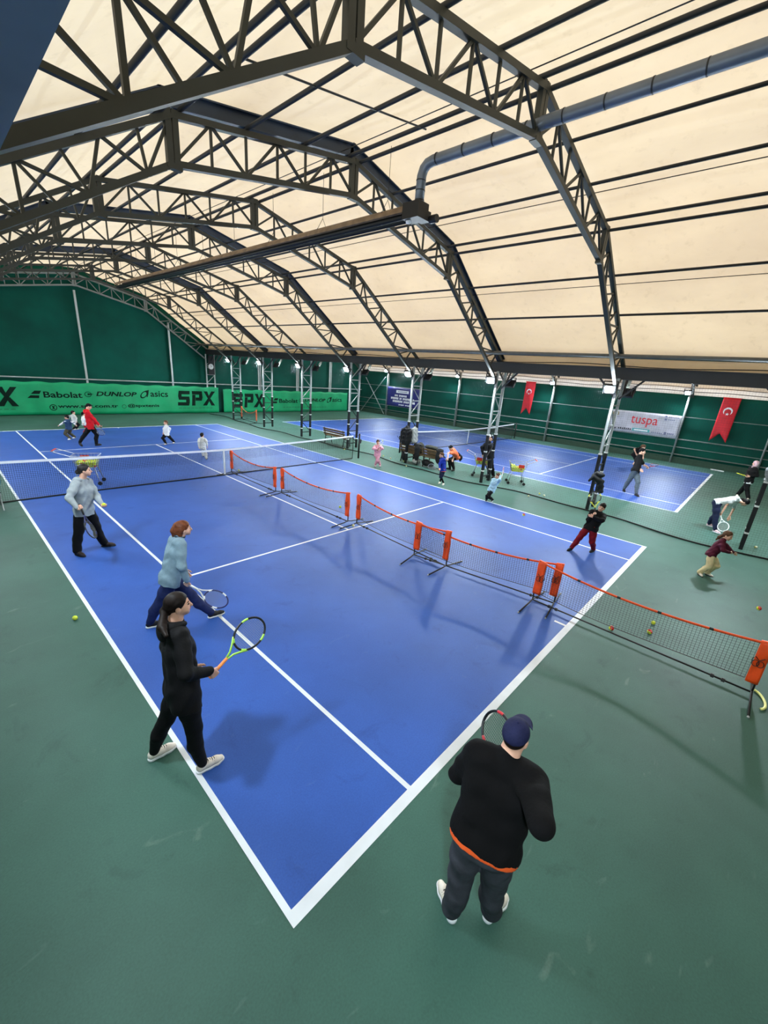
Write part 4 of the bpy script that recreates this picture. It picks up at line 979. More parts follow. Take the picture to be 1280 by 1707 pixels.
# ------------------------------------------------------------------ people
SKINS = {}
def skin(nm, rgb): return mat('skin ' + nm, rgb, .5, var=.06, scale=30)
M_skin = skin('fair', (222, 172, 146)); M_skin2 = skin('warm', (206, 150, 120))
M_eye = mat('eye', (26, 20, 18), .25); M_lip = mat('lips', (176, 96, 90), .45)
def cloth(nm, rgb, var=.14, rough=.8): return mat(nm, rgb, rough, var=var, scale=14, bump=.3, bscale=45, spec=.22)
FH = {}
def head_frame(F, pitch, roll=0.0):
    F = unit(F); U = np.array([0, 0, 1.0]); Rt = np.cross(F, U)
    f2 = F * math.cos(pitch) + U * math.sin(pitch); u2 = np.cross(Rt, f2)
    r2 = Rt * math.cos(roll) + u2 * math.sin(roll); u3 = np.cross(r2, f2)
    return r2, f2, u3
def racket(grip, d, nrm, label, cols, L=.685, group=None, parts=True):
    """grip = centre of the hand on the handle, d = towards the head, nrm = string plane normal"""
    d = unit(d); nrm = np.asarray(nrm, float); nrm = unit(nrm - d * (nrm @ d)); sd = np.cross(nrm, d)
    k = L / .685; grip = np.asarray(grip, float) + d * .055 * k
    root = thing('tennis_racket', grip, label, 'tennis racket', group)
    A = lambda y, x, z=0: grip + d * y * k + sd * x * k + nrm * z * k
    mg, mf, ma = cols
    mb = MB(); mb.tube([A(-.10, 0), A(-.095, 0), A(.0, 0), A(.115, 0)], [.019 * k, .016 * k, .0155 * k, .0145 * k], 8); mb.tube([A(-.104, 0), A(-.098, 0)], .019 * k, 8); mb.build('grip', mg, root, smooth=True)
    hoop = [A(.405 + .168 * math.sin(t), .130 * math.cos(t)) for t in np.linspace(0, 2 * PI, 41)[:-1]]
    mb = MB(); mb.tube(hoop, .0105 * k, 8, closed=True, up=nrm); fr = mb.build('head_frame', mf, root, smooth=True)
    mb = MB()
    for s in (-1, 1): mb.tube([A(.115, s * .008), A(.17, s * .02), A(.225, s * .052), A(.285, s * .096)], .0095 * k, 8)
    mb.build('throat', ma, root, smooth=True)
    mb = MB()
    for a0, a1 in ((.15, .55), (2.6, 3.0), (4.0, 4.35), (5.1, 5.4)):
        mb = MB(); mb.tube([A(.405 + .168 * math.sin(t), .130 * math.cos(t)) for t in np.linspace(a0, a1, 7)], .0115 * k, 8, up=nrm); mb.build('frame_stripe', ma, fr, smooth=True)
    mb = MB()
    for i in range(1, 16):
        x = -.130 + .26 * i / 16; h = .168 * math.sqrt(max(0, 1 - (x / .13) ** 2)); mb.tube([A(.405 - h, x), A(.405 + h, x)], .0008 * k, 3)
    for i in range(1, 19):
        y = -.168 + .336 * i / 19; w = .130 * math.sqrt(max(0, 1 - (y / .168) ** 2)); mb.tube([A(.405 + y, -w), A(.405 + y, w)], .0008 * k, 3)
    mb.build('strings', M_string, root)
    return root
M_string = mat('pale string', (150, 154, 150), .5, var=.02)

def hand(S, wrist, a, n, right, s, curl, k=.006):
    a = unit(a); n = unit(np.asarray(n) - a * (np.asarray(n) @ a)); t = np.cross(a, n) * (1 if right else -1)
    W = np.asarray(wrist, float)
    lat = (.030, .010, -.010, -.028); ln = (.070, .078, .072, .056); kn = (.088, .092, .088, .080)
    for i in range(4):
        K = W + (a * kn[i] + t * lat[i]) * s
        S.cap(W + (a * .012 + t * lat[i] * .62) * s, K, .0150 * s, .0115 * s, k=.012 * s)
        ang = 0; p = K; r = .0098
        for f, c in ((.46, curl[0]), (.31, curl[1]), (.23, curl[2])):
            ang += math.radians(c + (3 * (i - 1) if curl[0] < 35 else 0)); q = p + (a * math.cos(ang) + n * math.sin(ang) + t * lat[i] * .6) * ln[i] * f * s / .9
            S.cap(p, q, r * s, (r - .0009) * s, k=k * s); p = q; r -= .0009
    th = [W + (a * .022 + t * .024 + n * .006) * s, W + (a * .052 + t * .047 + n * .018) * s]
    if curl[0] > 35: th += [W + (a * .082 + t * .046 + n * .036) * s, W + (a * .094 + t * .030 + n * .05) * s]
    else: th += [W + (a * .080 + t * .060 + n * .024) * s, W + (a * .102 + t * .062 + n * .03) * s]
    S.chain(th, [.0155 * s, .0125 * s, .0108 * s, .009 * s], k=.008 * s)
    return a, n, t
GRIP = (62, 62, 40); RELAX = (22, 24, 16); OPEN = (8, 10, 6)

def knee(hip, ank, L1, L2, pole):
    d = ank - hip; D = np.linalg.norm(d); u = d / D
    if D >= (L1 + L2) * .997: return hip + d * L1 / (L1 + L2)
    x = (L1 * L1 - L2 * L2 + D * D) / (2 * D); h = math.sqrt(max(0, L1 * L1 - x * x))
    p = np.asarray(pole, float); p = unit(p - u * (p @ u)); return hip + u * x + p * h

def person(label, H, feet, pelvis, neck, head, yaw, hyaw, arms, top, legs, shoe, hair, hairstyle='short', hpitch=0.0, hroll=0.0, syaw=None, sleeve='long', bw=1.0, hs=None, sk=None,
           vox=.010, hem=.05, loose=1.0, hood=None, extras=None, group=None, sole=None, lift=(0, 0), shorts=None, cuff=None, toplen=None, pole=None, belly=0.0, collar=None, armloose=1.0):
    sk = sk or M_skin
    hs = hs or (.130 * H); hf = hs / .229
    gl = [(onz(*f[0], z=.0 + lift[i]), onz(*f[1], z=.0)) for i, f in enumerate(feet)]
    base = np.mean([(a + b) / 2 for a, b in gl], axis=0); base[2] = 0
    V = viewdir(base); RT = np.array([V[1], -V[0], 0])
    D = lambda ang: V * math.cos(math.radians(ang)) + RT * math.sin(math.radians(ang))
    F = D(yaw); FS = D(yaw if syaw is None else syaw)
    root = thing('person', base, label, 'person', group)
    P = upright(pelvis[0], pelvis[1], base, pelvis[2])
    N = reach(P, neck[:2], .300 * H, neck[2]) if len(neck) == 3 else upright(neck[0], neck[1], base, neck[2])
    Hd = reach(N, head[:2], .075 * H + .045 * hf, head[2]) if len(head) == 3 else upright(head[0], head[1], base, head[2])
    U = unit(N - P); LT = np.linalg.norm(N - P)
    RP = unit(np.cross(F, U)); FP = np.cross(U, RP); RS = unit(np.cross(FS, U)); FSP = np.cross(U, RS)
    at = lambda t: P + U * LT * t
    sw = .098 * H * (1 + (bw - 1) * .5)
    SH = {1: at(.90) + RS * sw, -1: at(.90) - RS * sw}
    HP = {1: P + RP * .050 * H - U * .01 * H, -1: P - RP * .050 * H - U * .01 * H}
    UA, FA = .172 * H, .150 * H
    EL, WR, HD = {}, {}, {}
    for sd, key in ((-1, 0), (1, 1)):
        a = arms[key]
        EL[sd] = reach(SH[sd], a[0][:2], UA, a[0][2]); WR[sd] = reach(EL[sd], a[1][:2], FA, a[1][2])
    R1, F1, U1 = head_frame(D(hyaw), hpitch, hroll)
    hp = lambda x, y, z: Hd + (R1 * x + F1 * y + U1 * z) * hf
    s = H / 1.75; A3 = np.array([R1, F1, U1])
    # feet
    AN = {}; TOE = {}
    shoes = []
    for i, sd in ((0, -1), (1, 1)):
        hl, to = gl[i]; d = to - hl; flen = .150 * H + .015
        if np.linalg.norm(d) < .05: d = F.copy()
        d = unit(d); mid = (hl + to) / 2; mid = mid + np.array([0, 0, 1.0]) * max(0, 0)
        hl2 = mid - d * flen / 2; to2 = mid + d * flen / 2
        if lift[i] == 0: hl2[2] = to2[2] = 0
        else: to2[2] = 0; hl2[2] = min(lift[i], flen * .7)
        d = unit(to2 - hl2); up = unit(np.array([0, 0, 1.0]) - d * d[2]); sdv = np.cross(d, up)
        AN[sd] = hl2 + d * flen * .24 + up * .048 * H; TOE[sd] = (hl2, to2, d, up, sdv, flen)
    KN = {}
    for sd in (-1, 1):
        hd = TOE[sd][2].copy(); hd[2] = 0; pl = unit(F * .6 + unit(hd) * .6) if pole is None else D(pole)
        KN[sd] = knee(HP[sd], AN[sd], .235 * H, .232 * H, pl)
    # ---- body: one continuous skin
    B = Solid()
    B.ell(hp(0, -.014, .030), np.array([.074, .092, .086]) * hf, A3, k=.01)
    B.cap(hp(0, .034, -.018), hp(0, .056, -.082), .058 * hf, .030 * hf, k=.03 * hf)
    B.cap(hp(-.030, .040, -.040), hp(.030, .040, -.040), .040 * hf, .040 * hf, k=.03 * hf)
    B.cap(hp(0, .086, .012), hp(0, .106, -.030), .008 * hf, .0135 * hf, k=.014 * hf)
    B.cap(hp(-.032, .074, .024), hp(.032, .074, .024), .011 * hf, k=.016 * hf)
    for q in (-1, 1):
        B.ell(hp(q * .074, -.008, -.012), np.array([.010, .021, .033]) * hf, A3, k=.006 * hf)
        B.ell(hp(q * .031, .094, .004), np.array([.017, .014, .010]) * hf, A3, k=.01, op='cut')
    B.cap(hp(-.018, .083, -.055), hp(.018, .083, -.055), .008 * hf, k=.008 * hf)
    nk = .033 * H * (1 + (bw - 1) * .6)
    B.cap(hp(0, -.022, -.06), N - U * .01 * H, nk, nk * 1.08, k=.03)
    B.chain([N, at(.72), at(.35), P], [.03 * H, .044 * H, .040 * H, .042 * H], k=.03)
    B.cap(SH[-1], SH[1], .020 * H, k=.03)
    for sd in (-1, 1):
        B.chain([SH[sd], EL[sd], WR[sd]], [.026 * H, .0215 * H, .0155 * H], k=.015)
        B.chain([HP[sd], KN[sd], AN[sd]], [.047 * H, .031 * H, .022 * H], k=.02)
        fa = unit(WR[sd] - EL[sd]); sp = arms[0 if sd == -1 else 1]
        mode = sp[2] if len(sp) > 2 else None
        if isinstance(mode, dict):
            d = unit(reach(WR[sd] + fa * .08 * s, mode['to'], .44 * mode.get('L', .685) / .685, mode['s']) - (WR[sd] + fa * .08 * s))
            a = fa - d * (fa @ d)
            if np.linalg.norm(a) < .45: a = a + unit(np.cross(d, np.cross(F, d)) + 1e-6) * .3
            a = unit(a); n = np.cross(d, a) if sd == 1 else np.cross(a, d)
            hand(B, WR[sd], a, n, sd == 1, s, GRIP)
            HD[sd] = (WR[sd] + (a * .078 + n * .026) * s, d)
        elif isinstance(mode, str) and mode == 'ball':
            n = unit(np.array([0, 0, 1.0]) - fa * fa[2]); hand(B, WR[sd], fa, n, sd == 1, s, (38, 34, 22)); HD[sd] = (WR[sd] + (fa * .085 + n * .045) * s, fa)
        else:
            n = unit(np.cross(fa, FSP)) * (1 if sd == 1 else -1) * -1
            if abs(fa @ FSP) > .9: n = np.array([0, 0, -1.0])
            nn = -(RS * sd); nn = nn - fa * (nn @ fa); n = unit(nn) if np.linalg.norm(nn) > .2 else n
            hand(B, WR[sd], fa, n, sd == 1, s, RELAX if mode is None else mode); HD[sd] = (WR[sd] + fa * .09 * s, fa)
    body = B.build('body', sk, root, vox)
    # face
    for q in (-1, 1):
        mb = MB(); mb.sphere(hp(q * .031, .079, .004), np.array([.0145, .0115, .0085]) * hf, 10, 6, R1, F1, U1); mb.build('eye', M_eye, root, smooth=True)
        mb = MB(); mb.tube([hp(q * .016, .0865, .026), hp(q * .032, .0865, .031), hp(q * .046, .076, .026)], .0042 * hf, 5); mb.build('eyebrow', hair if hairstyle not in ('hijab',) else M_eye, root, smooth=True)
    mb = MB(); mb.tube([hp(-.022, .086, -.056), hp(-.008, .0925, -.054), hp(.008, .0925, -.054), hp(.022, .086, -.056)], [.0035 * hf, .0055 * hf, .0055 * hf, .0035 * hf], 6); mb.build('lips', M_lip, root, smooth=True)
    # ---- hair or headwear
    hv = min(vox, .008)
    G = Solid()
    if hairstyle == 'cap':
        G.ell(hp(0, -.012, .038), np.array([.084, .103, .092]) * hf, A3, k=.01)
        G.plane(hp(0, 0, .030), -U1)
        G.build('cap', hair, root, hv)
        mb = MB(); mb.grid(lambda a, b: hp(.078 * math.sin((a - .5) * 2.6) * (1 - .12 * b), .066 + .02 * math.cos((a - .5) * 2.6) + .075 * b * math.cos((a - .5) * 2.2), .045 - .018 * b - .012 * (2 * a - 1) ** 2), 12, 6, U1 * .006)
        mb.build('cap_peak', hair, root, smooth=True)
        mb = MB(); mb.sphere(hp(0, -.012, .131), .008 * hf, 8, 6); mb.build('cap_button', hair, root)
        G = Solid(); G.ell(hp(0, -.014, .022), np.array([.0765, .095, .084]) * hf, A3, k=.01); G.plane(hp(0, 0, .035), U1); G.plane(hp(0, -.012, 0), F1); G.plane(hp(0, 0, -.035), -U1)
        for q in (-1, 1): G.ell(hp(q * .084, -.005, -.015), np.array([.024, .034, .045]) * hf, A3, op='cut')
        G.build('hair', M_hair_dark, root, hv)
    elif hairstyle == 'hijab':
        G.ell(hp(0, -.014, .030), np.array([.086, .104, .098]) * hf, A3, k=.01); G.cap(hp(0, -.02, -.04), N, .085 * hf, .075 * hf, k=.05)
        G.ell(hp(0, .125, -.015), np.array([.056, .085, .075]) * hf, A3, op='cut'); G.build('head_scarf', hair, root, hv)
    else:
        bv = 1.0 if hairstyle in ('short', 'boy') else 1.05
        G.ell(hp(0, -.016, .034), np.array([.080, .098, .092]) * hf * bv, A3, k=.01)
        if hairstyle in ('short', 'boy'):
            G.cap(hp(0, -.06, .0), hp(0, -.075, -.035), .05 * hf, .035 * hf, k=.03)
            G.plane(hp(0, .048, .010), F1 * .78 - U1 * .62); G.plane(hp(0, 0, -.062), -U1)
            for q in (-1, 1): G.ell(hp(q * .084, .0, -.03), np.array([.02, .035, .042]) * hf, A3, op='cut')
            if hairstyle == 'short': G.cap(hp(-.035, .062, .085), hp(.035, .06, .09), .022 * hf, k=.02 * hf)
        else:
            G.cap(hp(0, -.05, -.01), hp(0, -.062, -.05), .06 * hf, .04 * hf, k=.03)
            G.plane(hp(0, .030, .0), F1 * .80 - U1 * .60)
            for q in (-1, 1): G.ell(hp(q * .086, .004, -.022), np.array([.018, .026, .03]) * hf, A3, op='cut')
            if hairstyle == 'ponytail':
                G.cap(hp(0, -.098, .0), hp(0, -.118, -.03), .026 * hf, .030 * hf, k=.02)
                e = extras.get('tail') if extras else None
                e2 = reach(hp(0, -.118, -.03), e[:2], .27 * hf, e[2]) if e else hp(0, -.10, -.30)
                G.chain([hp(0, -.118, -.03), (hp(0, -.135, -.10) + e2) / 2 - F1 * .02, e2], [.030 * hf, .036 * hf, .016 * hf], k=.03)
            elif hairstyle == 'bun':
                G.ell(hp(0, -.118, -.025), np.array([.045, .04, .045]) * hf, A3, k=.02)
            elif hairstyle == 'bob':
                for q in (-1, 1): G.cap(hp(q * .055, -.05, .0), hp(q * .05, -.065, -.10), .045 * hf, .030 * hf, k=.03)
                G.chain([hp(0, -.085, .05), hp(0, -.118, -.02), hp(0, -.125, -.13)], [.055 * hf, .055 * hf, .030 * hf], k=.03)
            elif hairstyle == 'braid':
                G.chain([hp(.03, -.085, -.03), hp(.06, -.12, -.10), hp(.07, -.14, -.2)], [.026 * hf, .03 * hf, .014 * hf], k=.02); G.chain([hp(-.03, -.085, -.03), hp(-.06, -.12, -.10), hp(-.07, -.14, -.2)], [.026 * hf, .03 * hf, .014 * hf], k=.02)
        G.wrinkle(.0016, 90, H * 7); G.build('hair', hair, root, hv)
        if hairstyle == 'ponytail':
            mb = MB(); mb.tube([hp(0, -.104, .004) + (R1 * math.cos(t) + U1 * math.sin(t)) * .028 * hf for t in np.linspace(0, 2 * PI, 13)[:-1]], .006 * hf, 6, closed=True); mb.build('hair_band', M_tape, root, smooth=True)
    # ---- trousers
    cl = .006 + .006 * loose
    T = Solid()
    T.cap(P + RP * .045 * H + U * .02 * H, P - RP * .045 * H + U * .02 * H, .064 * H * bw ** .8, k=.03)
    T.cap(P + RP * .040 * H + U * .07 * H, P - RP * .040 * H + U * .07 * H, .056 * H * bw, k=.04)
    T.ell(P - FP * .02 * H - U * .015 * H, np.array([.083 * bw, .058, .07]) * H, np.array([RP, FP, U]), k=.03)
    for sd in (-1, 1):
        e = AN[sd] + (KN[sd] - AN[sd]) * .04
        if shorts: e = KN[sd]
        T.chain([HP[sd], HP[sd] * .45 + KN[sd] * .55, KN[sd]], [.060 * H * bw ** .5 + cl * .5, .048 * H + cl, .036 * H + cl * (1.4 if not shorts else 2.2)], k=.025)
        if not shorts: T.chain([KN[sd], KN[sd] * .55 + e * .45 - TOE[sd][2] * .012 * H, e], [.036 * H + cl * 1.2, .034 * H + cl * 1.2, .024 * H + cl * (1.1 + .7 * (loose - 1))], k=.02)
    T.wrinkle(.0042 * min(1.3, .5 + loose * .5), 30 / s, H * 3); T.build('shorts' if shorts else 'trousers', legs, root, max(vox, .008))
    if shorts:
        for sd in (-1, 1):
            T = Solid(); T.chain([KN[sd] + (HP[sd] - KN[sd]) * .2, KN[sd], AN[sd] + (KN[sd] - AN[sd]) * .05], [.040 * H, .034 * H, .026 * H], k=.02); T.build('legging', shorts, root, max(vox, .008))
    # ---- top
    th = .012 * armloose
    K = Solid()
    for q in (-1, 1):
        K.chain([at(.86) + RS * q * .060 * H * bw, at(.66) + RS * q * .056 * H * bw, at(.32) + RP * q * .046 * H * bw, at(-.02) + RP * q * .048 * H * bw, at(-.02) + RP * q * .048 * H * bw - U * .03 * H - U * hem * H],
                [.046 * H + th * .5, (.056 * H + th) * bw ** .5, (.056 * H + th) * bw ** .7, (.060 * H + th) * bw ** .7, (.062 * H + th) * bw ** .7], k=.035)
    K.chain([at(.5), at(.2), at(-.05), P - U * (.04 + hem) * H], [.062 * H + th, .063 * H + th, .066 * H + th, .064 * H + th], k=.03)
    K.cap(at(.62), at(.30) + FP * belly * .4, .064 * H + th, .058 * H + th + belly * .5, k=.05)
    K.ell(at(.62) + FSP * .022 * H, np.array([.085 * bw, .062, .07]) * H, np.array([RS, FSP, U]), k=.05)
    if belly: K.ell(at(.18) + FP * .05 * H, np.array([.10 * bw, .07 + belly, .12]) * H, np.array([RP, FP, U]), k=.06)
    K.cap(SH[-1] * .8 + SH[1] * .2, SH[-1] * .2 + SH[1] * .8, .043 * H + th * .5, k=.05)
    K.cap(at(.86), N + (Hd - N) * (.12 if hairstyle != 'cap' else -.05), .046 * H, nk + .012, k=.03)
    K.ell(P - FP * .02 * H - U * .01 * H, np.array([.086 * bw, .060, .075]) * H + .016 + .008 * (bw > 1.1), np.array([RP, FP, U]), k=.03)
    K.plane(P - U * (hem + .012) * H, -U)
    for sd in (-1, 1):
        e = WR[sd] - unit(WR[sd] - EL[sd]) * .012 * H
        if sleeve == 'short':
            e = SH[sd] * .38 + EL[sd] * .62; K.chain([SH[sd], e], [.036 * H + th, .031 * H + th * 1.1], k=.03)
        else: K.chain([SH[sd], SH[sd] * .5 + EL[sd] * .5, EL[sd], e], [.038 * H + th, .033 * H + th, .028 * H + th, .018 * H + th], k=.03)
    K.wrinkle(.0065, 34 / s, H * 5)
    tp = K.build('top', top, root, max(vox, .008))
    if sleeve == 'vest':
        K = Solid()
        for sd in (-1, 1): K.chain([SH[sd], EL[sd], WR[sd] - unit(WR[sd] - EL[sd]) * .012 * H], [.038 * H + th * 1.1, .030 * H + th * 1.1, .020 * H + th * 1.1], k=.02)
        K.build('sleeves', cuff, root, max(vox, .008))
    elif cuff is not None:
        for sd in (-1, 1):
            d = unit(WR[sd] - EL[sd]); mb = MB(); mb.tube([WR[sd] - d * .05 * s, WR[sd] - d * .01 * s], .019 * H + th * .6, 12); mb.build('cuff', cuff, tp, smooth=True)
    if toplen is not None:
        K2 = Solid(); hb = hem + .026
        for q in (-1, 1):
            K2.chain([at(.2) + RP * q * .046 * H * bw, at(-.02) + RP * q * .048 * H * bw, P + RP * q * .048 * H * bw - U * (.10 + hb) * H], [(.050 * H + th) * bw ** .7, (.0575 * H + th) * bw ** .7, (.061 * H + th) * bw ** .7], k=.035)
        K2.ell(P - FP * .02 * H - U * .01 * H, np.array([.084 * bw, .060, .075]) * H + .010, np.array([RP, FP, U]), k=.03)
        K2.plane(P - U * (hb + .004) * H, -U); K2.plane(P + U * .02 * H, U); K2.build('shirt_hem', toplen, root, max(vox, .008))
    if collar is not None:
        mb = MB(); mb.tube([N + (Hd - N) * .22 + (R1 * math.cos(t) + FSP * math.sin(t)) * (nk + .014) for t in np.linspace(0, 2 * PI, 21)[:-1]], .013 * s, 8, closed=True); mb.build('collar', collar, tp, smooth=True)
    if hood is not None:
        K = Solid(); c0 = N + U * .012 * H
        ar = [c0 + RS * math.cos(t) * .062 * H - FSP * (math.sin(t) * .055 * H - .012 * H) + U * (-.006 * H * math.sin(t)) for t in np.linspace(-.45, PI + .45, 12)]
        K.chain(ar, [.014 * H + .014 * H * math.sin(PI * i / 11) for i in range(12)], k=.02); K.ell(c0 - FSP * .06 * H - U * .03 * H, np.array([.055, .026, .05]) * H, np.array([RS, FSP, U]), k=.03)
        K.build('hood', hood, tp, max(vox, .008))
    # ---- shoes
    for sd in (-1, 1):
        hl, to, d, up, sv, fl = TOE[sd]; q = fl / .28
        X = Solid(); p = lambda y, z, x=0: hl + d * y * q + up * z * q + sv * x * q
        X.chain([p(.045, .055), p(.12, .055), p(.20, .04), p(.245, .032)], [.036 * q, .040 * q, .036 * q, .028 * q], k=.02)
        X.cap(p(.05, .06), p(.062, .095), .034 * q, .032 * q, k=.02); X.plane(p(0, .018), -up)
        so = X.build('shoe', shoe, root, min(vox, .008))
        X = Solid(); X.chain([p(.042, .018), p(.13, .018, .003), p(.20, .018, .002), p(.245, .018)], [.040 * q, .040 * q, .043 * q, .034 * q], k=.02); X.plane(p(0, .028), up); X.plane(p(0, .002), -up)
        X.build('sole', sole or M_black, so, min(vox, .008))
        if vox < .0075:
            mb = MB()
            for k in range(4): mb.tube([p(.115 + .02 * k, .086 - .006 * k, -.026), p(.12 + .02 * k, .0985 - .0062 * k, -.008), p(.12 + .02 * k, .0985 - .0062 * k, .008), p(.115 + .02 * k, .086 - .006 * k, .026)], .005 * q, 5)
            mb.build('laces', M_black if shoe is not M_black else M_tape, so, smooth=True)
    info = dict(base=base, V=V, RT=RT, D=D, HD=HD, P=P, N=N, U=U, Hd=Hd, root=root, H=H, at=at, RS=RS, FS=FSP, SH=SH, EL=EL, WR=WR)
    try: print('PERSON %-46s legs %.2f %.2f (max %.2f) torso/H %.3f headtop %.2f' % (label[:46], np.linalg.norm(HP[-1] - AN[-1]) / H, np.linalg.norm(HP[1] - AN[1]) / H, .467, LT / H, Hd[2] + .1 * hf))
    except Exception: pass
    return info

M_hair_dark = mat('dark brown hair', (26, 19, 17), .55, var=.3, spec=.15, scale=30); M_hair_black = mat('black hair', (14, 13, 15), .45, var=.3, spec=.15, scale=30)
M_hair_red = mat('reddish brown hair', (104, 58, 36), .5, var=.3, spec=.15, scale=30); M_hair_grey = mat('black and grey hair', (40, 38, 40), .5, var=.6, spec=.15, scale=22); M_hair_brown = mat('brown hair', (92, 66, 48), .5, var=.25, spec=.15, scale=30)
c_black = cloth('black jersey', (9, 9, 12)); c_black2 = cloth('black stretch cloth', (7, 7, 10)); c_blackwool = cloth('black wool', (7, 7, 9), .2, .95)
c_char = cloth('charcoal sweat cloth', (62, 64, 72)); c_greyhood = cloth('grey marl fleece', (150, 160, 166)); c_bluegrey = cloth('grey blue jacket cloth', (118, 142, 156)); c_jeans = cloth('dark blue denim', (30, 40, 84), .2)
c_red = cloth('red fleece', (204, 22, 34)); c_white = cloth('white cotton', (226, 228, 228), .06); c_navy = cloth('navy cloth', (26, 34, 62)); c_vest = cloth('navy blue vest', (40, 66, 100)); c_olive = cloth('olive trousers', (82, 76, 58)); c_palegrey = cloth('pale grey fleece', (202, 204, 200), .08)
c_pink = cloth('pink fleece', (226, 160, 178), .1); c_royal = cloth('royal blue fleece', (28, 54, 156)); c_orange = cloth('coral orange jersey', (246, 124, 84), .1); c_lightblue = cloth('light blue cotton', (168, 208, 232), .08); c_darkred = cloth('dark red trousers', (122, 16, 28)); c_maroon = cloth('maroon fleece', (84, 28, 48)); c_khaki = cloth('khaki trousers', (228, 208, 162), .1); c_greytr = cloth('slate grey trousers', (84, 94, 102)); c_scarf = cloth('pale pink scarf', (206, 172, 180), .1); c_capnavy = cloth('navy cap cloth', (28, 32, 66)); c_capwhite = cloth('white cap cloth', (232, 234, 232), .05)
M_shoe_w = mat('white shoe leather', (226, 218, 206), .6, var=.08, scale=20); M_sole_w = mat('white rubber sole', (226, 230, 234), .6, var=.05); M_shoe_b = mat('black shoe', (22, 22, 24), .6, var=.1); M_shoe_br = mat('dark brown shoe', (44, 34, 32), .5, var=.15); M_shoe_p = mat('pink and white shoe', (224, 190, 196), .6, var=.15, scale=12)
g_orange = mat('orange grip tape', (246, 150, 84), .7, var=.08); g_white = mat('white grip tape', (226, 226, 222), .7, var=.05); g_black = mat('black grip tape', (26, 26, 28), .7); f_black = mat('glossy black frame', (20, 22, 26), .3); f_green = mat('lime frame paint', (170, 226, 92), .35); f_red = mat('red frame paint', (200, 52, 60), .35); f_navy = mat('navy frame paint', (26, 36, 90), .35); f_white = mat('white frame paint', (228, 230, 228), .35); f_yellow = mat('bright yellow frame paint', (226, 228, 60), .35); f_grey = mat('grey frame paint', (120, 130, 140), .35)
TOWARD = lambda i: -i['V']
# 1 woman in black, foreground
q = person('woman in black hoodie and leggings with dark ponytail, nearest on the left', 1.74, [((246, 1270), (295, 1243)), ((324, 1292), (376, 1262))], (304, 1142, -.03), (291, 1043, .12, 0), (297, 1008, .13, 0), 80, 90,
           [((300, 1120, 1), (322, 1112, 1)), ((312, 1128, -1), (352, 1119, 1), dict(to=(421, 1054), s=1))], c_black, c_black2, M_shoe_w, M_hair_dark, 'ponytail', .05, vox=.006, hem=.10, loose=.4, bw=1.1, hood=c_black, extras=dict(tail=(277, 1060, -1)), sole=M_sole_w)
h, d = q['HD'][1]; racket(h, d, -q['V'] + np.array([0, 0, .5]), 'tennis racket with orange grip and lime throat held by the woman in black', (g_orange, f_black, f_green))
# 2 man in black sweater, seen from behind
q = person('stout man in black sweater, navy cap and grey sweatpants seen from behind', 1.76, [((752, 1530), (735, 1481)), ((812, 1532), (840, 1500))], (809, 1396, -.13), (846, 1262, .04, 0), (860, 1226, .10, 0), 2, 14,
           [((765, 1289, 1), (812, 1262, 1)), ((903, 1376, -1), (868, 1308, 1), dict(to=(806, 1210), s=1))], c_blackwool, c_char, M_shoe_w, c_capnavy, 'cap', .12, vox=.006, hem=.0, loose=2.0, bw=1.14, belly=.02, toplen=cloth('orange shirt hem', (246, 100, 44), .06), sole=M_sole_w, armloose=1.2)
MAN = q
# 3 woman in grey blue jacket
q = person('woman in grey blue jacket and jeans lunging with lowered racket', 1.70, [((347, 1031), (374, 1022)), ((250, 1046), (270, 1041))], (284, 962, -.06), (297, 897, .04, 0), (306, 881, .06, 0), 78, 84,
           [((284, 928, 1), (305, 950, 1)), ((303, 944, -1), (312, 969, 1), dict(to=(361, 1001), s=-1))], c_bluegrey, c_jeans, M_shoe_b, M_hair_red, 'bob', 0, vox=.0075, hem=.05, loose=1.0, sole=M_sole_w, collar=cloth('dark collar', (52, 66, 78)))
h, d = q['HD'][1]; racket(h, d, -q['V'] * .5 + np.array([0, 0, 1.0]), 'tennis racket with white throat held low by the woman in jeans', (g_white, f_navy, f_white))
# 4 woman in grey hoodie
q = person('woman in grey marl hoodie and wide black trousers looking right', 1.70, [((169, 911), (193, 910)), ((125, 924), (143, 929))], (140, 849, -.02), (136, 801, .02, 0), (141, 784, .0, 0), 128, 98,
           [((161, 827, -1), (170, 840, -1), 'ball'), ((115, 830, -1), (129, 848, -1), dict(to=(150, 890), s=-1))], c_greyhood, c_black, M_shoe_br, M_hair_grey, 'bun', .02, vox=.0075, hem=.05, loose=2.0, hood=c_greyhood, cuff=cloth('dark grey ribbing', (84, 90, 98)), pole=135)
h, d = q['HD'][1]; racket(h, d, -q['V'] * .6 + q['RT'] * .9, 'black tennis racket hanging down from the hand of the woman in the grey hoodie', (g_black, f_black, f_navy))
ball(q['HD'][-1][0], ME_Y[0], 'yellow tennis ball held in the left hand of the woman in the grey hoodie')
# 5 red hoodie walker
q = person('person in red hoodie and black trousers walking far beyond the net', 1.72, [((131, 739), (138, 745)), ((157, 743.5), (171, 742))], (151, 709, 0), (145.5, 685, 1), (148, 677.5, 1), 92, 95,
           [((152, 698, 1), (160, 707, 1)), ((157, 699, -1), (165, 708.5, -1), dict(to=(167, 722), s=-1))], c_red, c_black, M_shoe_b, M_hair_black, 'short', -.35, lift=(.10, 0), hem=.08, loose=1.2, hood=c_red, vox=.011)
h, d = q['HD'][1]; racket(h, d, -q['V'], 'dark tennis racket hanging from the hand of the person in red', (g_black, f_navy, f_grey))
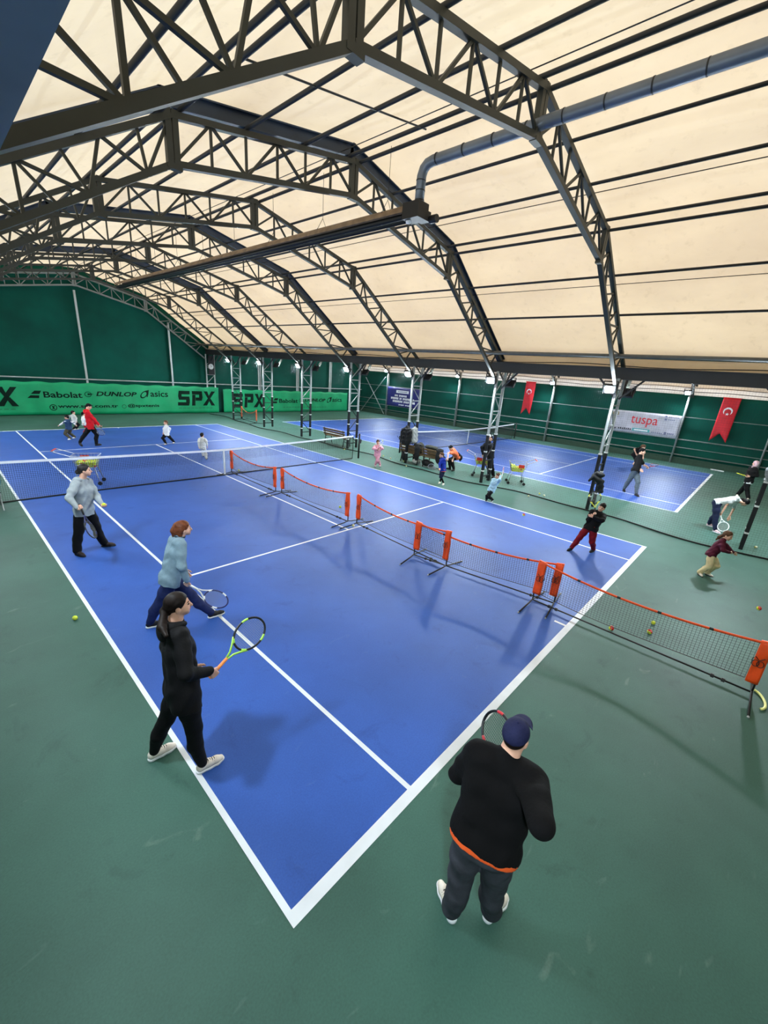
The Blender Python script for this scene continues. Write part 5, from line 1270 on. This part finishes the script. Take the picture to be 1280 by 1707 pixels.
# children beyond the net on the left
person('small child in red trousers half hidden behind the person in red', 1.06, [((139, 722.5), (145, 722)), ((140, 723.5), (146, 723))], (141, 707, 0), (140, 694.5, 1), (139, 689, 1), 60, 70,
       [((137, 700, 1), (138, 705, 1)), ((138, 700, -1), (138.5, 705, -1))], c_white, c_red, M_shoe_w, M_hair_black, 'short', hs=.19, loose=1.4, vox=.011)
person('running child with navy vest, white sleeves and olive trousers', 1.08, [((119, 732.5), (112.5, 733.5)), ((127, 730), (120, 731))], (114.5, 714, 0), (113.5, 700.5, 1), (110.5, 694.5, -1), -38, -65,
       [((106, 704.5, 1), (99.5, 708.5, 1)), ((121, 703.5, -1), (126, 708, -1))], c_vest, c_olive, M_shoe_w, M_hair_black, 'short', hs=.19, loose=1.6, sleeve='vest', cuff=c_white, vox=.011, sole=M_sole_w)
person('farthest child in grey white top running to the right', 1.0, [((121, 717), (126, 717)), ((126, 716.5), (132, 716))], (123.5, 703, 0), (121.5, 690, 1), (121.5, 683.5, 1), 60, 85,
       [((116, 694, 1), (113.5, 698, 1)), ((127, 697, -1), (127.5, 702, -1))], c_palegrey, c_black, M_shoe_w, M_hair_dark, 'short', hs=.185, vox=.011)
person('child in white top and black trousers walking left past the service line', 1.16, [((292, 738.5), (287, 740)), ((279, 741), (272.5, 742.5))], (277.5, 723.5, 0), (277, 708, 1), (275.8, 701.8, -1), -110, -112,
       [((273, 714.5, 1), (272.5, 721, -1)), ((283, 714.5, 1), (281.5, 722, -1))], c_white, c_black, M_shoe_w, M_hair_brown, 'short', hs=.195, vox=.011, loose=1.2)
person('child in pale hooded suit running away behind the net', 1.08, [((337.5, 763.5), (340, 758.5)), ((344, 768), (344.5, 763))], (337.5, 745.5, 0), (337, 730, 1), (336.5, 723.8, 1), 8, 20,
       [((331, 737, -1), (331.5, 744.5, 1)), ((344, 736, -1), (345.5, 743.5, 1))], c_palegrey, c_palegrey, M_shoe_w, M_hair_dark, 'short', hs=.195, vox=.010, loose=1.6, hood=c_palegrey, lift=(.05, 0))
q = person('girl in pink tracksuit hugging her racket by the alley', 1.16, [((626, 776), (624.5, 780)), ((633, 776), (634, 779.5))], (629, 757.5, 0), (630, 742.5, 1), (630, 736, 1), 172, 176,
       [((637.5, 748, -1), (631, 751.5, -1), dict(to=(637, 738), s=-1, L=.5)), ((622, 748, -1), (629, 749, -1))], c_pink, c_pink, M_shoe_p, M_hair_brown, 'ponytail', -.2, hs=.195, vox=.010, loose=1.3)
h, d = q['HD'][-1]; racket(h, d, -q['V'] * .5 + q['RT'], 'short racket hugged by the girl in pink', (g_black, f_yellow, f_white), L=.5)
q = person('child in royal blue jacket with orange hem and white shoes at the sideline', 1.20, [((735, 804.5), (729.5, 807.5)), ((740.5, 807), (736.5, 810))], (738, 782, 0), (737.5, 763.5, 1), (735.5, 756.3, -1), -118, -118,
       [((732.5, 773.5, -1), (733, 780, -1)), ((740, 774.5, -1), (734, 780.5, -1), dict(to=(719, 778), s=1, L=.56))], c_royal, c_navy, M_shoe_w, M_hair_brown, 'short', hs=.195, vox=.009, loose=1.1, shorts=c_black2, toplen=cloth('orange hem trim', (240, 110, 74), .06), sole=M_sole_w)
h, d = q['HD'][1]; racket(h, d, -q['V'] + np.array([0, 0, .4]), 'grey racket pointed left by the child in royal blue', (g_black, f_grey, f_grey), L=.56)
q = person('person in orange top bending forward behind the child in royal blue', 1.62, [((750, 783), (745, 782)), ((757, 784.5), (752.5, 786))], (761, 760, .1), (753.5, 749.5, -1), (751.5, 746.5, -1), -118, -125,
       [((747, 755, -1), (746.5, 763, -1)), ((760.5, 757, -1), (755.5, 764.5, -1))], c_orange, c_black, M_shoe_b, M_hair_black, 'short', -.7, vox=.010, sleeve='short', hem=.03, loose=1.2)
mb = MB(); P_ = q['P']; U_ = q['U']; mb.tube([P_ + U_ * .05 + q['RS'] * .15 * math.cos(t) + q['FS'] * .125 * math.sin(t) for t in np.linspace(0, 2 * PI, 25)[:-1]], .035, 8, closed=True)
mb.grid(lambda s, t: P_ + U_ * (.04 - .26 * t) + (q['RS'] * math.cos(2.4 + 3.2 * s + .7) + q['FS'] * math.sin(2.4 + 3.2 * s + .7)) * (.155 + .03 * t), 12, 5, (0, 0, .01)); mb.build('jacket_tied_at_waist', c_black, q['root'], smooth=True)
person('person in black with white cap behind the column reaching into a ball cart', 1.70, [((815, 799), (811, 801)), ((823, 795), (819, 798))], (817, 758, 0), (812.5, 732, 1), (821, 724.5, 1), -100, -80,
       [((803.5, 746, -1), (806, 763, -1)), ((807, 748, -1), (810, 764, -1))], c_black, c_black, M_shoe_b, c_capwhite, 'cap', -.5, vox=.010, hem=.08, loose=1.8, armloose=2.0)
q = person('child in light blue shirt crouching into a two handed swing', 1.10, [((812, 832), (808.5, 839)), ((822, 834.5), (817.5, 837.5))], (819, 816.5, 0), (827, 799.5, 1), (830.5, 792.5, -1), -140, -120,
       [((833, 800, -1), (834, 793, 1)), ((828, 803, 1), (834.5, 795, 1), dict(to=(838, 783), s=1, L=.5))], c_lightblue, c_black, M_shoe_b, M_hair_brown, 'short', hs=.195, vox=.009, loose=1.0, sleeve='long', sole=M_sole_w)
h, d = q['HD'][1]; racket(h, d, -q['V'] * .3 + q['RT'], 'short pink racket raised over the shoulder of the child in light blue', (g_white, mat('pink frame paint', (232, 150, 176), .35), f_white), L=.5)
q = person('boy in black top and dark red trousers swinging a racket', 1.34, [((993, 917.5), (979, 923)), ((956, 915.5), (942, 920))], (985, 880, 0), (998, 854, -1), (1003.5, 845.5, -1), -172, -164,
       [((1003.5, 868, -1), (989, 862, -1)), ((980.5, 867, -1), (988, 858, -1), dict(to=(990, 829), s=1))], c_black, c_darkred, M_shoe_b, M_hair_dark, 'boy', -.1, .25, hs=.205, vox=.0085, hem=.04, loose=1.3)
h, d = q['HD'][1]; racket(h, d, -q['V'], 'black racket with yellow throat held up by the boy in red trousers', (g_black, f_black, f_yellow))
q = person('girl in maroon top and khaki trousers leaning forward, near the right edge', 1.14, [((1172, 956), (1190, 963)), ((1160.5, 954.5), (1173, 964.5))], (1186.5, 923, 0), (1205, 901, 1), (1213, 893, 1), 92, 108,
       [((1214, 914, 1), (1222, 921, 1)), ((1205, 917, -1), (1216, 921, 1))], c_maroon, c_khaki, M_shoe_w, M_hair_brown, 'braid', -.2, hs=.20, vox=.0085, hem=.06, loose=1.8, sole=M_shoe_b)
q = person('woman in white shirt bending far over to pick something up behind the divider', 1.60, [((1179, 876.5), (1190, 879.5)), ((1188, 886), (1200, 890.5))], (1196, 839, .0), (1230, 834, 1), (1243, 838, 1), 92, 95,
       [((1223, 848, 1), (1215.5, 862, 1)), ((1208.5, 843, -1), (1203, 855, -1), dict(to=(1205, 878), s=-1))], c_white, c_navy, M_shoe_p, M_hair_black, 'ponytail', -1.1, vox=.010, sleeve='short', hem=.03, loose=1.2, sole=M_sole_w)
h, d = q['HD'][1]; racket(h, d, -q['V'], 'white tennis racket hanging from the hand of the bending woman in white', (g_white, f_white, f_white))
q = person('person in black with pale pink head covering holding a yellow racket', 1.60, [((1230, 826), (1226, 829)), ((1247, 832), (1244, 836))], (1248.5, 800.5, 0), (1256, 779, 1), (1259.5, 772.5, -1), -120, -100,
       [((1262, 793, -1), (1250, 794, -1)), ((1246, 790, -1), (1244, 792.5, -1), dict(to=(1232, 790), s=-1))], c_black, c_black, M_shoe_w, c_scarf, 'hijab', -.1, vox=.011, hem=.06, loose=2.0, toplen=c_white)
h, d = q['HD'][1]; racket(h, d, np.array([0, 0, 1.0]) - q['V'] * .25, 'bright yellow racket held out by the person with the pale pink head covering', (g_black, f_yellow, f_yellow))
q = person('man in black short sleeved shirt and grey trousers stepping on the far court', 1.88, [((1056, 824.5), (1066, 829.5)), ((1036.5, 816), (1043, 822.5))], (1060, 783.5, .0), (1066.5, 760.5, 1), (1070.5, 752.5, 1), 95, 100,
       [((1074, 776, 1), (1077.5, 776.5, 1), dict(to=(1089, 772), s=1)), ((1055, 775.5, -1), (1066, 782, -1))], c_black, c_greytr, M_shoe_b, M_hair_black, 'short', -.1, vox=.010, sleeve='short', hem=.04, loose=.9)
h, d = q['HD'][-1]; racket(h, d, np.array([0, 0, 1.0]), 'dark racket held out in front of the man in the black short sleeved shirt', (g_black, f_black, f_red))
person('person in black bending behind the man in the short sleeved shirt', 1.55, [((1056, 779), (1059, 781)), ((1064, 780), (1067, 782))], (1057.5, 757.5, .1), (1068, 746, -1), (1073, 745, -1), 110, 110,
       [((1073, 755, -1), (1072, 762, -1)), ((1057, 749, -1), (1060, 756, -1))], c_black, c_black, M_shoe_b, M_hair_brown, 'bob', -.6, vox=.011, sleeve='short')
# the stout man's racket is held up in front of him
h, d = MAN['HD'][1]; racket(h, d, -MAN['V'] + MAN['RT'] * .25 + np.array([0, 0, .35]), 'red and black racket held up by the stout man in the navy cap', (g_black, f_black, f_red))
# ------------------------------------------------------------------ daylight outside, through the roof fabric
w = bpy.data.worlds.new('sky'); SC.world = w; w.use_nodes = True; nt = w.node_tree; nt.nodes.clear()
out = nt.nodes.new('ShaderNodeOutputWorld'); bg = nt.nodes.new('ShaderNodeBackground'); nt.links.new(bg.outputs[0], out.inputs[0])
tc = nt.nodes.new('ShaderNodeTexCoord'); sx = nt.nodes.new('ShaderNodeSeparateXYZ'); nt.links.new(tc.outputs['Generated'], sx.inputs[0])
mr = nt.nodes.new('ShaderNodeMapRange'); mr.inputs['From Min'].default_value = -.7; mr.inputs['From Max'].default_value = .7; nt.links.new(sx.outputs['X'], mr.inputs['Value'])
rp = nt.nodes.new('ShaderNodeValToRGB'); rp.color_ramp.elements[0].color = (.80, .92, 1.0, 1); rp.color_ramp.elements[1].color = (1.0, .93, .86, 1)
nt.links.new(mr.outputs[0], rp.inputs[0]); nt.links.new(rp.outputs[0], bg.inputs['Color']); bg.inputs['Strength'].default_value = SKY
SC.view_settings.view_transform = 'Standard'; SC.view_settings.look = 'None'; SC.view_settings.exposure = EXPO; SC.view_settings.gamma = 1.0
try: SC.view_settings.use_curve_mapping = False
except Exception: pass
SC.cycles.use_denoising = True; SC.cycles.max_bounces = 8; SC.cycles.diffuse_bounces = 4; SC.cycles.transparent_max_bounces = 8
SC.cycles.sample_clamp_indirect = 4.0; SC.cycles.caustics_reflective = False; SC.cycles.caustics_refractive = False
